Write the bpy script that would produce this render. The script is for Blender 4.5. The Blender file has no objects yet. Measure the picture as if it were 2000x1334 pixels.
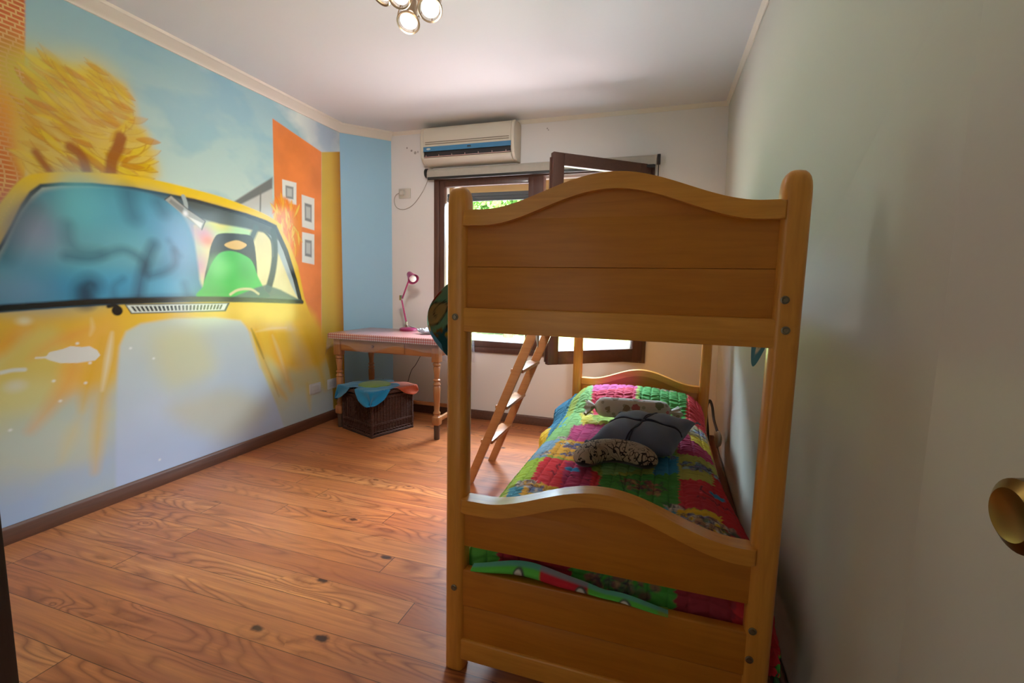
import bpy, bmesh, math, random
import numpy as np
from mathutils import Vector, Matrix

random.seed(7)
rng = np.random.default_rng(11)
PI = math.pi
COL = bpy.context.scene.collection
SC = bpy.context.scene

# ------------------------------------------------------------------ camera
CAM_POS = Vector((0.5849, -1.3308, 1.3041))
YAW, PITCH, ROLL, FPX = -0.3156, -0.1166, 0.0209, 914.5
fw = Vector((math.sin(YAW)*math.cos(PITCH), math.cos(YAW)*math.cos(PITCH), math.sin(PITCH)))
rt = Vector((math.cos(YAW), -math.sin(YAW), 0)); up = rt.cross(fw)
rt2 = rt*math.cos(ROLL)+up*math.sin(ROLL); up2 = -rt*math.sin(ROLL)+up*math.cos(ROLL)
cd = bpy.data.cameras.new('camera'); cam = bpy.data.objects.new('camera', cd); COL.objects.link(cam)
cam.matrix_world = Matrix(((rt2.x, up2.x, -fw.x, CAM_POS.x), (rt2.y, up2.y, -fw.y, CAM_POS.y), (rt2.z, up2.z, -fw.z, CAM_POS.z), (0, 0, 0, 1)))
cd.sensor_width = 36; cd.lens = FPX/2000*36; cd.clip_start = 0.02; cd.clip_end = 200
SC.camera = cam

# ------------------------------------------------------------------ colour management, sky, sun, daylight
SC.view_settings.view_transform = 'Standard'; SC.view_settings.look = 'None'
SC.view_settings.gamma = 1; SC.view_settings.use_curve_mapping = False
SC.view_settings.exposure = 0.7
world = bpy.data.worlds.new('world'); SC.world = world; world.use_nodes = True
wn = world.node_tree; wn.nodes.clear()
sky = wn.nodes.new('ShaderNodeTexSky'); sky.sky_type = 'NISHITA'; sky.sun_disc = False
sky.sun_elevation = math.radians(58); sky.sun_rotation = math.radians(200)
bg = wn.nodes.new('ShaderNodeBackground'); bg.inputs['Strength'].default_value = 0.6
wo = wn.nodes.new('ShaderNodeOutputWorld')
wn.links.new(sky.outputs[0], bg.inputs[0]); wn.links.new(bg.outputs[0], wo.inputs[0])
sl = bpy.data.lights.new('sun', 'SUN'); sl.energy = 48; sl.angle = 0.01; sl.color = (1, .98, .95)
so = bpy.data.objects.new('sun', sl); COL.objects.link(so)
so.rotation_euler = Vector((-.25, .55, -1)).to_track_quat('-Z', 'Y').to_euler()
# daylight thrown back up by the sunlit terrace and lawn below the window
al = bpy.data.lights.new('terrace_bounce', 'AREA'); al.shape = 'RECTANGLE'; al.size = 14.0; al.size_y = 5.6
al.energy = 1300; al.color = (.82, .88, 1.0)
ao = bpy.data.objects.new('terrace_bounce', al); COL.objects.link(ao)
ao.location = (-.4, 8.0, -.25); ao.rotation_euler = (PI, 0, 0)
# sky light falling through the open window
a2 = bpy.data.lights.new('window_daylight', 'AREA'); a2.shape = 'RECTANGLE'; a2.size = 1.9; a2.size_y = 1.3
a2.energy = 620; a2.color = (.66, .84, 1.0)
a2o = bpy.data.objects.new('window_daylight', a2); COL.objects.link(a2o)
a2o.location = (-.6, 4.35, 3.05); a2o.rotation_euler = Vector((0, -1, -.75)).to_track_quat('-Z', 'Y').to_euler()

# added fill lamp behind the viewer, brightens the faces turned to the camera
a3 = bpy.data.lights.new('front_fill', 'AREA'); a3.shape = 'RECTANGLE'; a3.size = .9; a3.size_y = 1.9
a3.energy = 1.7; a3.color = (1.0, .96, .90)
a3o = bpy.data.objects.new('front_fill', a3); COL.objects.link(a3o)
a3o.location = (-.35, -1.70, 1.1); a3o.rotation_euler = (-PI/2, 0, PI)

# ------------------------------------------------------------------ helpers
def lin(c):
    return tuple(((x/255)/12.92 if x <= 10 else (((x/255)+.055)/1.055)**2.4) for x in c)

def mat(name, col, rough=.6, metal=0, spec=.5, emit=None, es=0, coat=0):
    m = bpy.data.materials.new(name); m.use_nodes = True
    b = m.node_tree.nodes['Principled BSDF']
    b.inputs['Base Color'].default_value = (*col, 1); b.inputs['Roughness'].default_value = rough
    b.inputs['Metallic'].default_value = metal; b.inputs['Specular IOR Level'].default_value = spec
    b.inputs['Coat Weight'].default_value = coat; b.inputs['Coat Roughness'].default_value = .12
    if emit:
        b.inputs['Emission Color'].default_value = (*emit, 1); b.inputs['Emission Strength'].default_value = es
    return m

def glass_facing(nt):
    # reflectance of a thin pane, the same from both sides
    lw_ = nt.nodes.new('ShaderNodeLayerWeight'); lw_.inputs[0].default_value = .5
    pw = nt.nodes.new('ShaderNodeMath'); pw.operation = 'POWER'; pw.inputs[1].default_value = 5; nt.links.new(lw_.outputs['Facing'], pw.inputs[0])
    ma = nt.nodes.new('ShaderNodeMath'); ma.operation = 'MULTIPLY_ADD'; ma.inputs[1].default_value = .8; ma.inputs[2].default_value = .05; nt.links.new(pw.outputs[0], ma.inputs[0])
    return ma

class NT:
    def __init__(s, m): s.t = m.node_tree; s.b = s.t.nodes['Principled BSDF']
    def n(s, kind, **kw):
        x = s.t.nodes.new(kind)
        for k, v in kw.items(): setattr(x, k, v)
        return x
    def l(s, a, b): s.t.links.new(a, b)
    def math(s, op, a, b=None, c=None):
        x = s.n('ShaderNodeMath', operation=op)
        for i, v in enumerate((a, b, c)):
            if v is None: continue
            if isinstance(v, (int, float)): x.inputs[i].default_value = v
            else: s.l(v, x.inputs[i])
        return x.outputs[0]
    def comb(s, a, b, c=0.):
        x = s.n('ShaderNodeCombineXYZ')
        for i, v in enumerate((a, b, c)):
            if isinstance(v, (int, float)): x.inputs[i].default_value = v
            else: s.l(v, x.inputs[i])
        return x.outputs[0]
    def noise(s, vec, scale, detail=3, rough=.5, dist=0):
        x = s.n('ShaderNodeTexNoise'); x.inputs['Scale'].default_value = scale; x.inputs['Detail'].default_value = detail
        x.inputs['Roughness'].default_value = rough; x.inputs['Distortion'].default_value = dist
        if vec is not None: s.l(vec, x.inputs['Vector'])
        return x.outputs['Fac']
    def ramp(s, fac, stops, interp='LINEAR'):
        x = s.n('ShaderNodeValToRGB'); x.color_ramp.interpolation = interp
        e = x.color_ramp.elements
        while len(e) < len(stops): e.new(.5)
        for el, (p, c) in zip(e, stops): el.position = p; el.color = (*c, 1) if len(c) == 3 else c
        s.l(fac, x.inputs[0]); return x.outputs[0]
    def mix(s, fac, a, b, mode='MIX'):
        x = s.n('ShaderNodeMix', data_type='RGBA', blend_type=mode)
        for i, v in ((0, fac), (6, a), (7, b)):
            if isinstance(v, (int, float)): x.inputs[i].default_value = v
            elif isinstance(v, tuple): x.inputs[i].default_value = (*v, 1)
            else: s.l(v, x.inputs[i])
        return x.outputs[2]
    def bump(s, h, strength=.3, dist=.01):
        x = s.n('ShaderNodeBump'); x.inputs['Strength'].default_value = strength; x.inputs['Distance'].default_value = dist
        s.l(h, x.inputs['Height']); s.l(x.outputs[0], s.b.inputs['Normal'])
    def obj(s):
        t = s.n('ShaderNodeTexCoord'); return t.outputs['Object']
    def mapped(s, vec, scale, loc=(0, 0, 0)):
        m = s.n('ShaderNodeMapping'); m.inputs['Scale'].default_value = scale; m.inputs['Location'].default_value = loc
        s.l(vec, m.inputs['Vector']); return m.outputs[0]
    def sep(s, vec):
        x = s.n('ShaderNodeSeparateXYZ'); s.l(vec, x.inputs[0]); return x.outputs

def wood(name, base, dark, grain=(1, 14, 14), rough=.38, amt=.55, coat=.15, axis='X'):
    m = mat(name, base, rough, coat=coat); t = NT(m)
    sc = {'X': (1.2, 16, 16), 'Z': (16, 16, 1.2), 'Y': (16, 1.2, 16)}[axis]
    v = t.mapped(t.obj(), sc)
    f = t.noise(v, 3.2, 5, .6, .6)
    f2 = t.noise(t.mapped(t.obj(), tuple(x*4 for x in sc)), 6, 3)
    f3 = t.noise(t.obj(), 5, 2)
    a = t.ramp(f, [(.3, tuple(dark)), (.62, tuple(base))])
    b = t.mix(t.math('MULTIPLY', f2, amt*.6), a, tuple(x*.72 for x in base))
    c = t.mix(t.math('MULTIPLY', f3, .35), b, tuple(x*1.12 for x in base))
    t.l(c, t.b.inputs['Base Color']); t.bump(f2, .08, .002)
    return m

def new_obj(name, me, m=None, parent=None):
    o = bpy.data.objects.new(name, me); COL.objects.link(o)
    if m is not None: me.materials.append(m)
    if parent is not None: o.parent = parent
    return o

def obj(name, bm, m=None, parent=None, smooth=True, angle=35):
    bmesh.ops.recalc_face_normals(bm, faces=bm.faces)
    me = bpy.data.meshes.new(name); bm.to_mesh(me); bm.free()
    if smooth:
        me.polygons.foreach_set('use_smooth', [True]*len(me.polygons))
        me.set_sharp_from_angle(angle=math.radians(angle))
    return new_obj(name, me, m, parent)

def tag(o, label, cat, group=None, kind=None):
    o['label'] = label; o['category'] = cat
    if group: o['group'] = group
    if kind: o['kind'] = kind
    return o

def thing(name, label, cat, loc=(0, 0, 0), rz=0, group=None):
    o = bpy.data.objects.new(name, None); COL.objects.link(o)
    o.location = loc; o.rotation_euler = (0, 0, rz); o.empty_display_size = .1
    return tag(o, label, cat, group)

def struct(o, label=None):
    o['kind'] = 'structure'
    if label: o['label'] = label
    return o

def B(): return bmesh.new()

def merge(bm, b2, mtx=None):
    if mtx is not None: bmesh.ops.transform(b2, matrix=mtx, verts=b2.verts)
    me = bpy.data.meshes.new('tmp'); b2.to_mesh(me); b2.free(); bm.from_mesh(me); bpy.data.meshes.remove(me)

def box(bm, x0, x1, y0, y1, z0, z1, bev=0, seg=2, mtx=None):
    b = B(); bmesh.ops.create_cube(b, size=1)
    for v in b.verts: v.co = Vector(((x0+x1)/2+v.co.x*(x1-x0), (y0+y1)/2+v.co.y*(y1-y0), (z0+z1)/2+v.co.z*(z1-z0)))
    if bev: bmesh.ops.bevel(b, geom=b.edges[:], offset=bev, segments=seg, affect='EDGES', profile=.5)
    merge(bm, b, mtx)

def prism(bm, pts, y0, y1, bev=0, seg=3, plane='XZ', mtx=None):
    """outline pts in a plane, extruded along the third axis with rounded rims"""
    b = B()
    def P(p, d):
        return {'XZ': (p[0], d, p[1]), 'YZ': (d, p[0], p[1]), 'XY': (p[0], p[1], d)}[plane]
    va = [b.verts.new(P(p, y0)) for p in pts]; vb = [b.verts.new(P(p, y1)) for p in pts]
    fa = b.faces.new(va); fb = b.faces.new(vb[::-1]); n = len(pts)
    for i in range(n): b.faces.new((va[i], vb[i], vb[(i+1) % n], va[(i+1) % n]))
    if bev:
        es = [e for e in b.edges if e in set(fa.edges) | set(fb.edges)]
        bmesh.ops.bevel(b, geom=es, offset=bev, segments=seg, affect='EDGES', profile=.5)
    merge(bm, b, mtx)

def lathe(bm, prof, seg=24, mtx=None, center=(0, 0, 0), axis='Z', cap=True):
    b = B(); rings = []
    for r, z in prof:
        if r < 1e-5: rings.append([b.verts.new((0, 0, z))])
        else: rings.append([b.verts.new((r*math.cos(2*PI*i/seg), r*math.sin(2*PI*i/seg), z)) for i in range(seg)])
    for A, Bq in zip(rings, rings[1:]):
        for i in range(seg):
            j = (i+1) % seg
            if len(A) == 1 and len(Bq) == 1: continue
            if len(A) == 1: b.faces.new((A[0], Bq[i], Bq[j]))
            elif len(Bq) == 1: b.faces.new((A[i], A[j], Bq[0]))
            else: b.faces.new((A[i], A[j], Bq[j], Bq[i]))
    for R in (rings[0], rings[-1]):
        if len(R) > 1 and cap and prof[0] != prof[-1]: b.faces.new(R)
    M = Matrix.Translation(center)
    if axis == 'Y': M = M @ Matrix.Rotation(-PI/2, 4, 'X')
    if axis == 'X': M = M @ Matrix.Rotation(PI/2, 4, 'Y')
    if mtx is not None: M = mtx @ M
    merge(bm, b, M)

def tube(bm, pts, r, seg=10, cap=True, radii=None):
    pts = [Vector(p) for p in pts]; b = B(); rings = []; prev = None
    for i, p in enumerate(pts):
        d = (pts[min(i+1, len(pts)-1)]-pts[max(i-1, 0)]).normalized()
        if prev is None:
            a = Vector((0, 0, 1)) if abs(d.z) < .9 else Vector((1, 0, 0))
            n = d.cross(a).normalized()
        else: n = (prev-d*prev.dot(d)).normalized()
        prev = n; q = d.cross(n); rr = radii[i] if radii else r
        rings.append([b.verts.new(p+n*rr*math.cos(2*PI*k/seg)+q*rr*math.sin(2*PI*k/seg)) for k in range(seg)])
    for A, Bq in zip(rings, rings[1:]):
        for k in range(seg): b.faces.new((A[k], A[(k+1) % seg], Bq[(k+1) % seg], Bq[k]))
    if cap: b.faces.new(rings[0]); b.faces.new(rings[-1])
    merge(bm, b)

def cr(pts, closed=False, n=6):
    """Catmull-Rom resample of a list of tuples"""
    P = [np.array(p, float) for p in pts]; m = len(P); out = []
    rngi = range(m if closed else m-1)
    for i in rngi:
        if closed: a, b, c, d = P[(i-1) % m], P[i], P[(i+1) % m], P[(i+2) % m]
        else: a, b, c, d = P[max(i-1, 0)], P[i], P[i+1], P[min(i+2, m-1)]
        for k in range(n):
            t = k/n
            out.append(tuple(.5*((2*b)+(-a+c)*t+(2*a-5*b+4*c-d)*t*t+(-a+3*b-3*c+d)*t**3)))
    if not closed: out.append(tuple(P[-1]))
    return out

def grid_mesh(name, V, C=None, m=None, parent=None, flip=False, extra=None):
    h, w = V.shape[:2]
    me = bpy.data.meshes.new(name)
    me.vertices.add(h*w); me.vertices.foreach_set('co', V.reshape(-1).astype('f'))
    idx = np.arange(h*w).reshape(h, w)
    q = np.stack([idx[:-1, :-1], idx[:-1, 1:], idx[1:, 1:], idx[1:, :-1]], -1).reshape(-1, 4)
    if flip: q = q[:, ::-1]
    nf = len(q)
    me.loops.add(nf*4); me.loops.foreach_set('vertex_index', q.reshape(-1).astype('i'))
    me.polygons.add(nf); me.polygons.foreach_set('loop_start', (np.arange(nf)*4).astype('i'))
    me.polygons.foreach_set('loop_total', np.full(nf, 4, 'i'))
    me.update(calc_edges=True)
    me.polygons.foreach_set('use_smooth', np.ones(nf, bool))
    if extra is not None:
        a = me.attributes.new('brickwork', 'FLOAT', 'POINT'); a.data.foreach_set('value', extra.reshape(-1).astype('f'))
    if C is not None:
        a = me.color_attributes.new('paint', 'FLOAT_COLOR', 'POINT')
        a.data.foreach_set('color', np.concatenate([C, np.ones((h, w, 1))], -1).reshape(-1).astype('f'))
    return new_obj(name, me, m, parent)

def vmat(name, rough=.6, spec=.5, bump=None):
    m = mat(name, (.5, .5, .5), rough, spec=spec); t = NT(m)
    a = t.n('ShaderNodeAttribute', attribute_name='paint'); t.l(a.outputs['Color'], t.b.inputs['Base Color'])
    if bump: t.bump(t.noise(t.obj(), bump[0], 4), bump[1], bump[2])
    return m

# ---- little painter: colours laid on a grid of surface coordinates in metres
def vnoise(a, b, sx, sy, seed=0):
    r = np.random.default_rng(seed); T = r.random((64, 64))
    x, y = a*sx+100, b*sy+100; xi, yi = np.floor(x).astype(int), np.floor(y).astype(int); fx, fy = x-xi, y-yi
    fx, fy = fx*fx*(3-2*fx), fy*fy*(3-2*fy)
    g = lambda i, j: T[i % 64, j % 64]
    return (g(xi, yi)*(1-fx)+g(xi+1, yi)*fx)*(1-fy)+(g(xi, yi+1)*(1-fx)+g(xi+1, yi+1)*fx)*fy

def fbm(a, b, sx, sy, seed=0, o=4):
    s, w, t = 0, 1, 0
    for k in range(o): s = s+w*vnoise(a, b, sx*2**k, sy*2**k, seed+k); t += w; w *= .5
    return s/t

class Paint:
    def __init__(s, A, Bv, base): s.A, s.B = A, Bv; s.C = np.zeros(A.shape+(3,))+np.array(base)
    def _win(s, pts, pad):
        p = np.array(pts); a0, b0 = p.min(0)-pad; a1, b1 = p.max(0)+pad
        ax = s.A[0] if s.A.shape[0] and abs(s.A[0, 0]-s.A[0, -1]) > 1e-6 else None
        ia = np.where((s.A[0] >= a0) & (s.A[0] <= a1))[0]; ib = np.where((s.B[:, 0] >= b0) & (s.B[:, 0] <= b1))[0]
        if not len(ia) or not len(ib): return None
        return slice(ib[0], ib[-1]+1), slice(ia[0], ia[-1]+1)
    def _lay(s, w, m, col):
        if callable(col): col = col(s.A[w], s.B[w])
        m = m[..., None]; s.C[w] = s.C[w]*(1-m)+np.asarray(col)*m
    @staticmethod
    def seg(A, Bv, p, q):
        d = (q[0]-p[0], q[1]-p[1]); L = d[0]**2+d[1]**2+1e-12
        t = np.clip(((A-p[0])*d[0]+(Bv-p[1])*d[1])/L, 0, 1)
        return (A-p[0]-t*d[0])**2+(Bv-p[1]-t*d[1])**2, t
    def poly(s, pts, col, soft=.012, alpha=1, smooth=False):
        if smooth: pts = cr(pts, True, 5)
        w = s._win(pts, soft+.01)
        if w is None: return
        A, Bv = s.A[w], s.B[w]; D = np.full(A.shape, 1e9); ins = np.zeros(A.shape, bool)
        for p, q in zip(pts, pts[1:]+pts[:1]):
            D = np.minimum(D, s.seg(A, Bv, p, q)[0])
            c = (p[1] > Bv) != (q[1] > Bv)
            if p[1] != q[1]: ins ^= c & (A < (q[0]-p[0])*(Bv-p[1])/(q[1]-p[1])+p[0])
        D = np.sqrt(D)*np.where(ins, -1, 1)
        t = np.clip(.5-D/soft, 0, 1); s._lay(w, t*t*(3-2*t)*alpha, col)
    def line(s, pts, wd, col, soft=.008, alpha=1, smooth=True, taper=False):
        if smooth and len(pts) > 2: pts = cr(pts, False, 5)
        w = s._win(pts, wd+soft+.01)
        if w is None: return
        A, Bv = s.A[w], s.B[w]; M = np.zeros(A.shape); n = len(pts)-1
        for i, (p, q) in enumerate(zip(pts, pts[1:])):
            D, t = s.seg(A, Bv, p, q); ww = wd
            if taper: ww = wd*(1-.85*np.abs(2*(i+t)/n-1)**1.5)
            M = np.maximum(M, np.clip(.5-(np.sqrt(D)-ww/2)/soft, 0, 1))
        s._lay(w, M*alpha, col)
    def blob(s, c, rx, ry, col, rot=0, soft=1., alpha=1):
        R = max(rx, ry)*1.3; w = s._win([(c[0]-R, c[1]-R), (c[0]+R, c[1]+R)], 0)
        if w is None: return
        A, Bv = s.A[w]-c[0], s.B[w]-c[1]; cs, sn = math.cos(rot), math.sin(rot)
        d = np.sqrt(((A*cs+Bv*sn)/rx)**2+((-A*sn+Bv*cs)/ry)**2)
        t = np.clip((1-d)/soft+.0, 0, 1) if soft < 1 else np.clip(1-d, 0, 1); t = t*t*(3-2*t)
        s._lay(w, t*alpha, col)
    def leaf(s, c, L, wd, rot, col, edge, alpha=1):
        w = s._win([(c[0]-L, c[1]-L), (c[0]+L, c[1]+L)], 0)
        if w is None: return
        A, Bv = s.A[w]-c[0], s.B[w]-c[1]; cs, sn = math.cos(rot), math.sin(rot)
        x, y = (A*cs+Bv*sn)/L*2, (-A*sn+Bv*cs)/wd*2
        d = np.abs(y)-(1-x*x); m = np.clip(.5-d*1.6, 0, 1)*(np.abs(x) < 1.05)
        s._lay(w, m*alpha, col)
        e = np.clip(1-np.abs(d)/.35, 0, 1)*(np.abs(x) < 1.05)*(y < 0); s._lay(w, e*alpha*.75, edge)

# ------------------------------------------------------------------ the room
XL, XR, YB, YF, HC = -2.4204, 1.0, 2.8717, -1.75, 2.7825
G = 1.0
def pc(r, g, b, k=1.30):
    """paint colour from an sRGB triple, k = lighter than it looks in the dim room"""
    return np.clip(np.array(lin((r, g, b)))*k, 0, .92)

# --- left wall with its mural: grid of (y, z) in metres
NY, NZ = 860, 560
ys = np.linspace(YF, 2.52, NY); zs = np.linspace(0, HC, NZ)
A_, B_ = np.meshgrid(ys, zs)
P = Paint(A_, B_, (1, 1, 1))
n1 = fbm(A_, B_, 1.3, 2.2, 3, 5); n2 = fbm(A_, B_, 3.0, 5.0, 9, 4)
t = np.clip((B_-1.5)/1.2, 0, 1)[..., None]
P.C = pc(192, 206, 192)*(1-t)+pc(138, 174, 182)*t
cl = np.clip((n1-.47)*8, 0, 1)[..., None]*.75; P.C = P.C*(1-cl)+pc(214, 220, 204)*cl
dk = np.clip((n2-.50)*6, 0, 1)[..., None]*.4; P.C = P.C*(1-dk)+pc(112, 160, 184)*dk
# storm grey near the corner
P.blob([(2.355,2.631)][0], .42, .38, pc(140, 155, 180), alpha=.6)
# brick building at the far left
br = [(0.239,2.717),(0.167,1.788),(0.101,1.643),(-0.070,1.253),(-0.795,1.185),(-0.698,2.204)]
def brick(a, b):
    row = np.floor(b/.040); ox = a/.105+(row % 2)*.5; fx = ox-np.floor(ox); fz = b/.040-row
    rr = np.modf(np.abs(np.sin(row*12.9+np.floor(ox)*78.2)*43758.5))[0]
    mort = np.maximum(np.clip((np.abs(fx-.5)-.43)*16, 0, 1), np.clip((np.abs(fz-.5)-.34)*9, 0, 1))[..., None]
    c = pc(196, 104, 52)*(.82+.3*rr[..., None])
    return c*(1-mort)+pc(214, 172, 112)*mort
mk = Paint(A_, B_, (0, 0, 0)); mk.poly(br, (1, 1, 1), .012)
P.poly(br, lambda a, b: pc(190, 96, 46)*(.8+.4*fbm(a, b, 6, 6, 15, 3))[..., None], .012); snap = P.C.copy()
P.blob([(0.132,2.085)][0], .34, .30, pc(214, 128, 24), alpha=.85)
P.blob([(0.096,1.807)][0], .20, .24, pc(206, 118, 30), alpha=.55)
# yellow tree
crown = [(0.208,2.316),(0.316,2.401),(0.401,2.393),(0.520,2.438),(0.580,2.402),(0.655,2.402),(0.698,2.308),(0.720,2.216),(0.768,2.167),(0.791,2.061),(0.791,1.926),(0.606,1.842),(0.166,1.775)]
P.poly(crown, lambda a, b: pc(206, 176, 60)*(.80+.40*fbm(a, b, 5, 5, 5, 3))[..., None], .09, .96, smooth=True)
P.blob([(0.299,2.179)][0], .4, .4, pc(232, 196, 40), alpha=.5)
cpts = np.array(crown); cc = np.array([(0.401,2.088)][0])
rl = random.Random(4)
def inside(p, poly):
    r = False
    for (x0, y0), (x1, y1) in zip(poly, poly[1:]+poly[:1]):
        if (y0 > p[1]) != (y1 > p[1]) and p[0] < (x1-x0)*(p[1]-y0)/(y1-y0)+x0: r = not r
    return r
a0, b0 = cpts.min(0); a1, b1 = cpts.max(0); k = 0
for p_, c_ in (([(0.305,2.255)][0], (222, 190, 20)), ([(0.325,1.963)][0], (206, 176, 100)), ([(0.497,2.118)][0], (206, 176, 110)), ([(0.641,1.964)][0], (226, 180, 10)), ([(0.316,2.123)][0], (190, 130, 10)), ([(0.515,2.363)][0], (216, 190, 30)), ([(0.226,2.272)][0], (176, 176, 60))): P.blob(p_, .26, .22, pc(*c_), alpha=.7)
while k < 190:
    p = (rl.uniform(a0, a1), rl.uniform(b0, b1))
    if not inside(p, crown): continue
    k += 1
    rad_ = math.atan2(p[1]-cc[1]+.15, p[0]-cc[0]); rot = (rad_ if p[0] > cc[0]+.12 and rad_ < .9 else -.45)+rl.uniform(-.45, .45)
    c = rl.choice([(200, 162, 14), (196, 144, 20), (212, 184, 34), (186, 124, 20), (208, 180, 84)])
    P.leaf(p, rl.uniform(.10, .17), rl.uniform(.026, .042), rot, pc(*c), pc(170, 112, 20), rl.uniform(.30, .8))
for pts, w_ in (([(0.218,1.914),(0.243,1.872),(0.273,1.829),(0.296,1.804)], .035), ([(0.366,1.979),(0.403,1.958),(0.425,1.911),(0.434,1.839)], .05),
                ([(0.613,2.104),(0.593,2.036),(0.559,1.966),(0.544,1.857)], .06)):
    P.line(pts, w_, pc(150, 84, 26), .02, .9)
# grey building and orange building
P.poly([(1.330,1.866),(1.538,2.012),(1.699,2.114),(1.681,1.749),(1.549,1.770)], pc(176, 178, 172), .01)
P.poly([(1.330,1.866),(1.700,2.122),(1.695,2.035),(1.372,1.848)], pc(86, 92, 92), .02, .85)
P.line([(1.580,1.997),(1.565,1.792)], .012, pc(110, 112, 108), .012)
P.poly([(1.722,2.572),(2.269,2.465),(2.198,0.607),(1.699,1.264)], lambda a, b: pc(212, 122, 62)*(.80+.38*fbm(a, b, 5, 5, 21, 4))[..., None], .010)
def column(a, b):
    y0, y1 = Wcol[0], Wcol[1]; u = np.clip((a-y0)/(y1-y0), 0, 1)[..., None]
    c = pc(186, 160, 70)*(1-u)+pc(196, 152, 36)*u
    dkc = np.clip((u-.45)/.5, 0, 1)**1.4
    return c*(1-dkc*.75)+pc(150, 92, 4)*dkc*.75
Wcol = ([(2.251,2.002)][0][0], 2.52)
P.poly([[(2.269,2.465)][0], (2.54, [(2.536,2.541)][0][1]), (2.54, .05), [(2.180,0.126)][0]], column, .012)
for q in ([(1.799,2.128),(1.954,2.132),(1.946,1.951),(1.795,1.942)], [(2.009,2.047),(2.162,2.040),(2.151,1.764),(2.003,1.777)], [(2.001,1.733),(2.149,1.728),(2.139,1.462),(1.990,1.477)]):
    P.poly(q, pc(204, 206, 200), .008)
    qc = np.array(q).mean(0); P.poly([tuple(qc+(np.array(p)-qc)*.55) for p in q], pc(120, 124, 124), .016)
    P.poly([tuple(qc+(np.array(p)-qc)*.36) for p in q], pc(168, 172, 170), .02)
# small orange tree
st = [(1.689,1.908),(1.776,1.987),(1.873,1.972),(1.962,1.912),(1.992,1.788),(1.972,1.614),(1.903,1.502),(1.836,1.644),(1.723,1.754)]
P.poly(st, pc(216, 132, 36), .05, .9, smooth=True)
for k in range(70):
    p = (rl.uniform(min(x for x, _ in st), max(x for x, _ in st)), rl.uniform(min(z for _, z in st), max(z for _, z in st)))
    if inside(p, st): P.leaf(p, rl.uniform(.09, .14), .022, rl.uniform(.9, 2.4), pc(*rl.choice([(236, 160, 40), (220, 120, 30), (240, 184, 70)])), pc(190, 90, 20), .8)
# the yellow car
car = [(-0.372,1.089),(-0.157,1.340),(0.021,1.537),(0.103,1.667),(0.171,1.762),(0.250,1.804),(0.406,1.843),(0.608,1.877),(0.810,1.884),(1.005,1.879),(1.228,1.866),(1.437,1.837),(1.624,1.804),(1.749,1.757),(1.852,1.624),(1.941,1.439),(2.002,1.177),(2.047,1.064),(2.129,0.898),(2.217,0.739),(2.292,0.496),(2.341,0.263),(2.344,-0.068),(0.998,-0.060),(-0.070,-0.057),(-0.528,-0.139)]
def body(a, b):
    f = np.clip((b-.15)/.85, 0, 1)[..., None]; n = fbm(a, b, 1.6, 2.4, 31, 4)[..., None]
    top = pc(214, 176, 44); low = pc(166, 176, 176); mid = pc(190, 184, 130)
    c = np.where(f > .6, mid+(top-mid)*np.clip((f-.6)/.3, 0, 1), low+(mid-low)*f/.6)
    k = np.clip((n-.5)*4, 0, 1)*.6*np.clip(1.1-f, 0, 1)
    c = c*(1-k)+pc(178, 160, 84)*k
    bl = np.clip((n-.36)*-5, 0, 1)*.7*np.clip(1.2-f, 0, 1); return c*(1-bl)+pc(146, 168, 200)*bl
P.poly(car, body, .02)
P.line([(-0.158,1.332),(0.020,1.527),(0.102,1.657),(0.171,1.757),(0.250,1.799),(0.406,1.838),(0.608,1.871),(0.809,1.881),(1.005,1.876),(1.228,1.863),(1.437,1.833),(1.623,1.796),(1.749,1.749)], .050, pc(222, 184, 26), .010)
# hood: pale centre panel with orange surround and streaks
P.poly([(-0.294,1.083),(0.023,1.120),(0.584,1.137),(1.354,1.118),(2.035,1.087),(2.281,0.596),(1.776,0.579),(1.176,0.971),(0.721,1.006),(0.545,0.959),(0.490,0.756),(0.300,0.704),(-0.328,0.680)], lambda a, b: pc(214, 170, 54)*(.85+.3*fbm(a, b, 4, 4, 8, 4))[..., None], .12, .92, smooth=True)
P.poly([(0.093,1.054),(0.277,1.013),(0.500,1.082),(0.525,0.871),(0.395,0.685),(0.104,0.692),(0.040,0.858)], pc(216, 156, 80), .16, .45, smooth=True)
P.poly([(-0.235,0.947),(0.027,0.935),(0.110,1.027),(0.062,0.906),(-0.001,0.815),(-0.121,0.622),(-0.333,0.616)], pc(196, 186, 118), .1, .8, smooth=True)
P.poly([(0.021,0.861),(0.101,1.028),(0.235,1.043),(0.245,0.880),(0.163,0.651),(0.055,0.573),(-0.077,0.536),(-0.115,0.693)], lambda a, b: pc(196, 180, 96)*(.9+.2*fbm(a, b, 5, 5, 18, 3))[..., None], .10, .75, smooth=True)
P.poly([(0.434,-0.091),(0.474,0.486),(0.503,0.784),(0.523,0.913),(0.564,0.994),(0.649,1.036),(0.852,1.055),(1.141,1.046),(1.348,1.011),(1.434,0.912),(1.515,0.621),(1.653,0.299),(1.750,0.009),(0.999,-0.042)], lambda a, b: (pc(178, 186, 176)*(1-np.clip((1.0-b)/.8, 0, 1)[..., None])+pc(166, 178, 200)*np.clip((1.0-b)/.8, 0, 1)[..., None])*(.90+.2*fbm(a, b, 2, 2, 41, 4))[..., None], .03, .95)
P.blob([(0.090,0.510)][0], .5, .3, pc(170, 186, 180), alpha=.7); P.blob([(0.067,0.726)][0], .3, .14, pc(196, 190, 130), alpha=.8)
P.poly([(0.717,0.942),(0.986,0.986),(1.120,0.685),(0.790,0.604)], pc(196, 188, 128), .2, .55, smooth=True)
P.poly([(0.782,0.471),(1.234,0.514),(1.548,0.282),(1.171,0.145)], pc(184, 172, 110), .2, .45, smooth=True)
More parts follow.
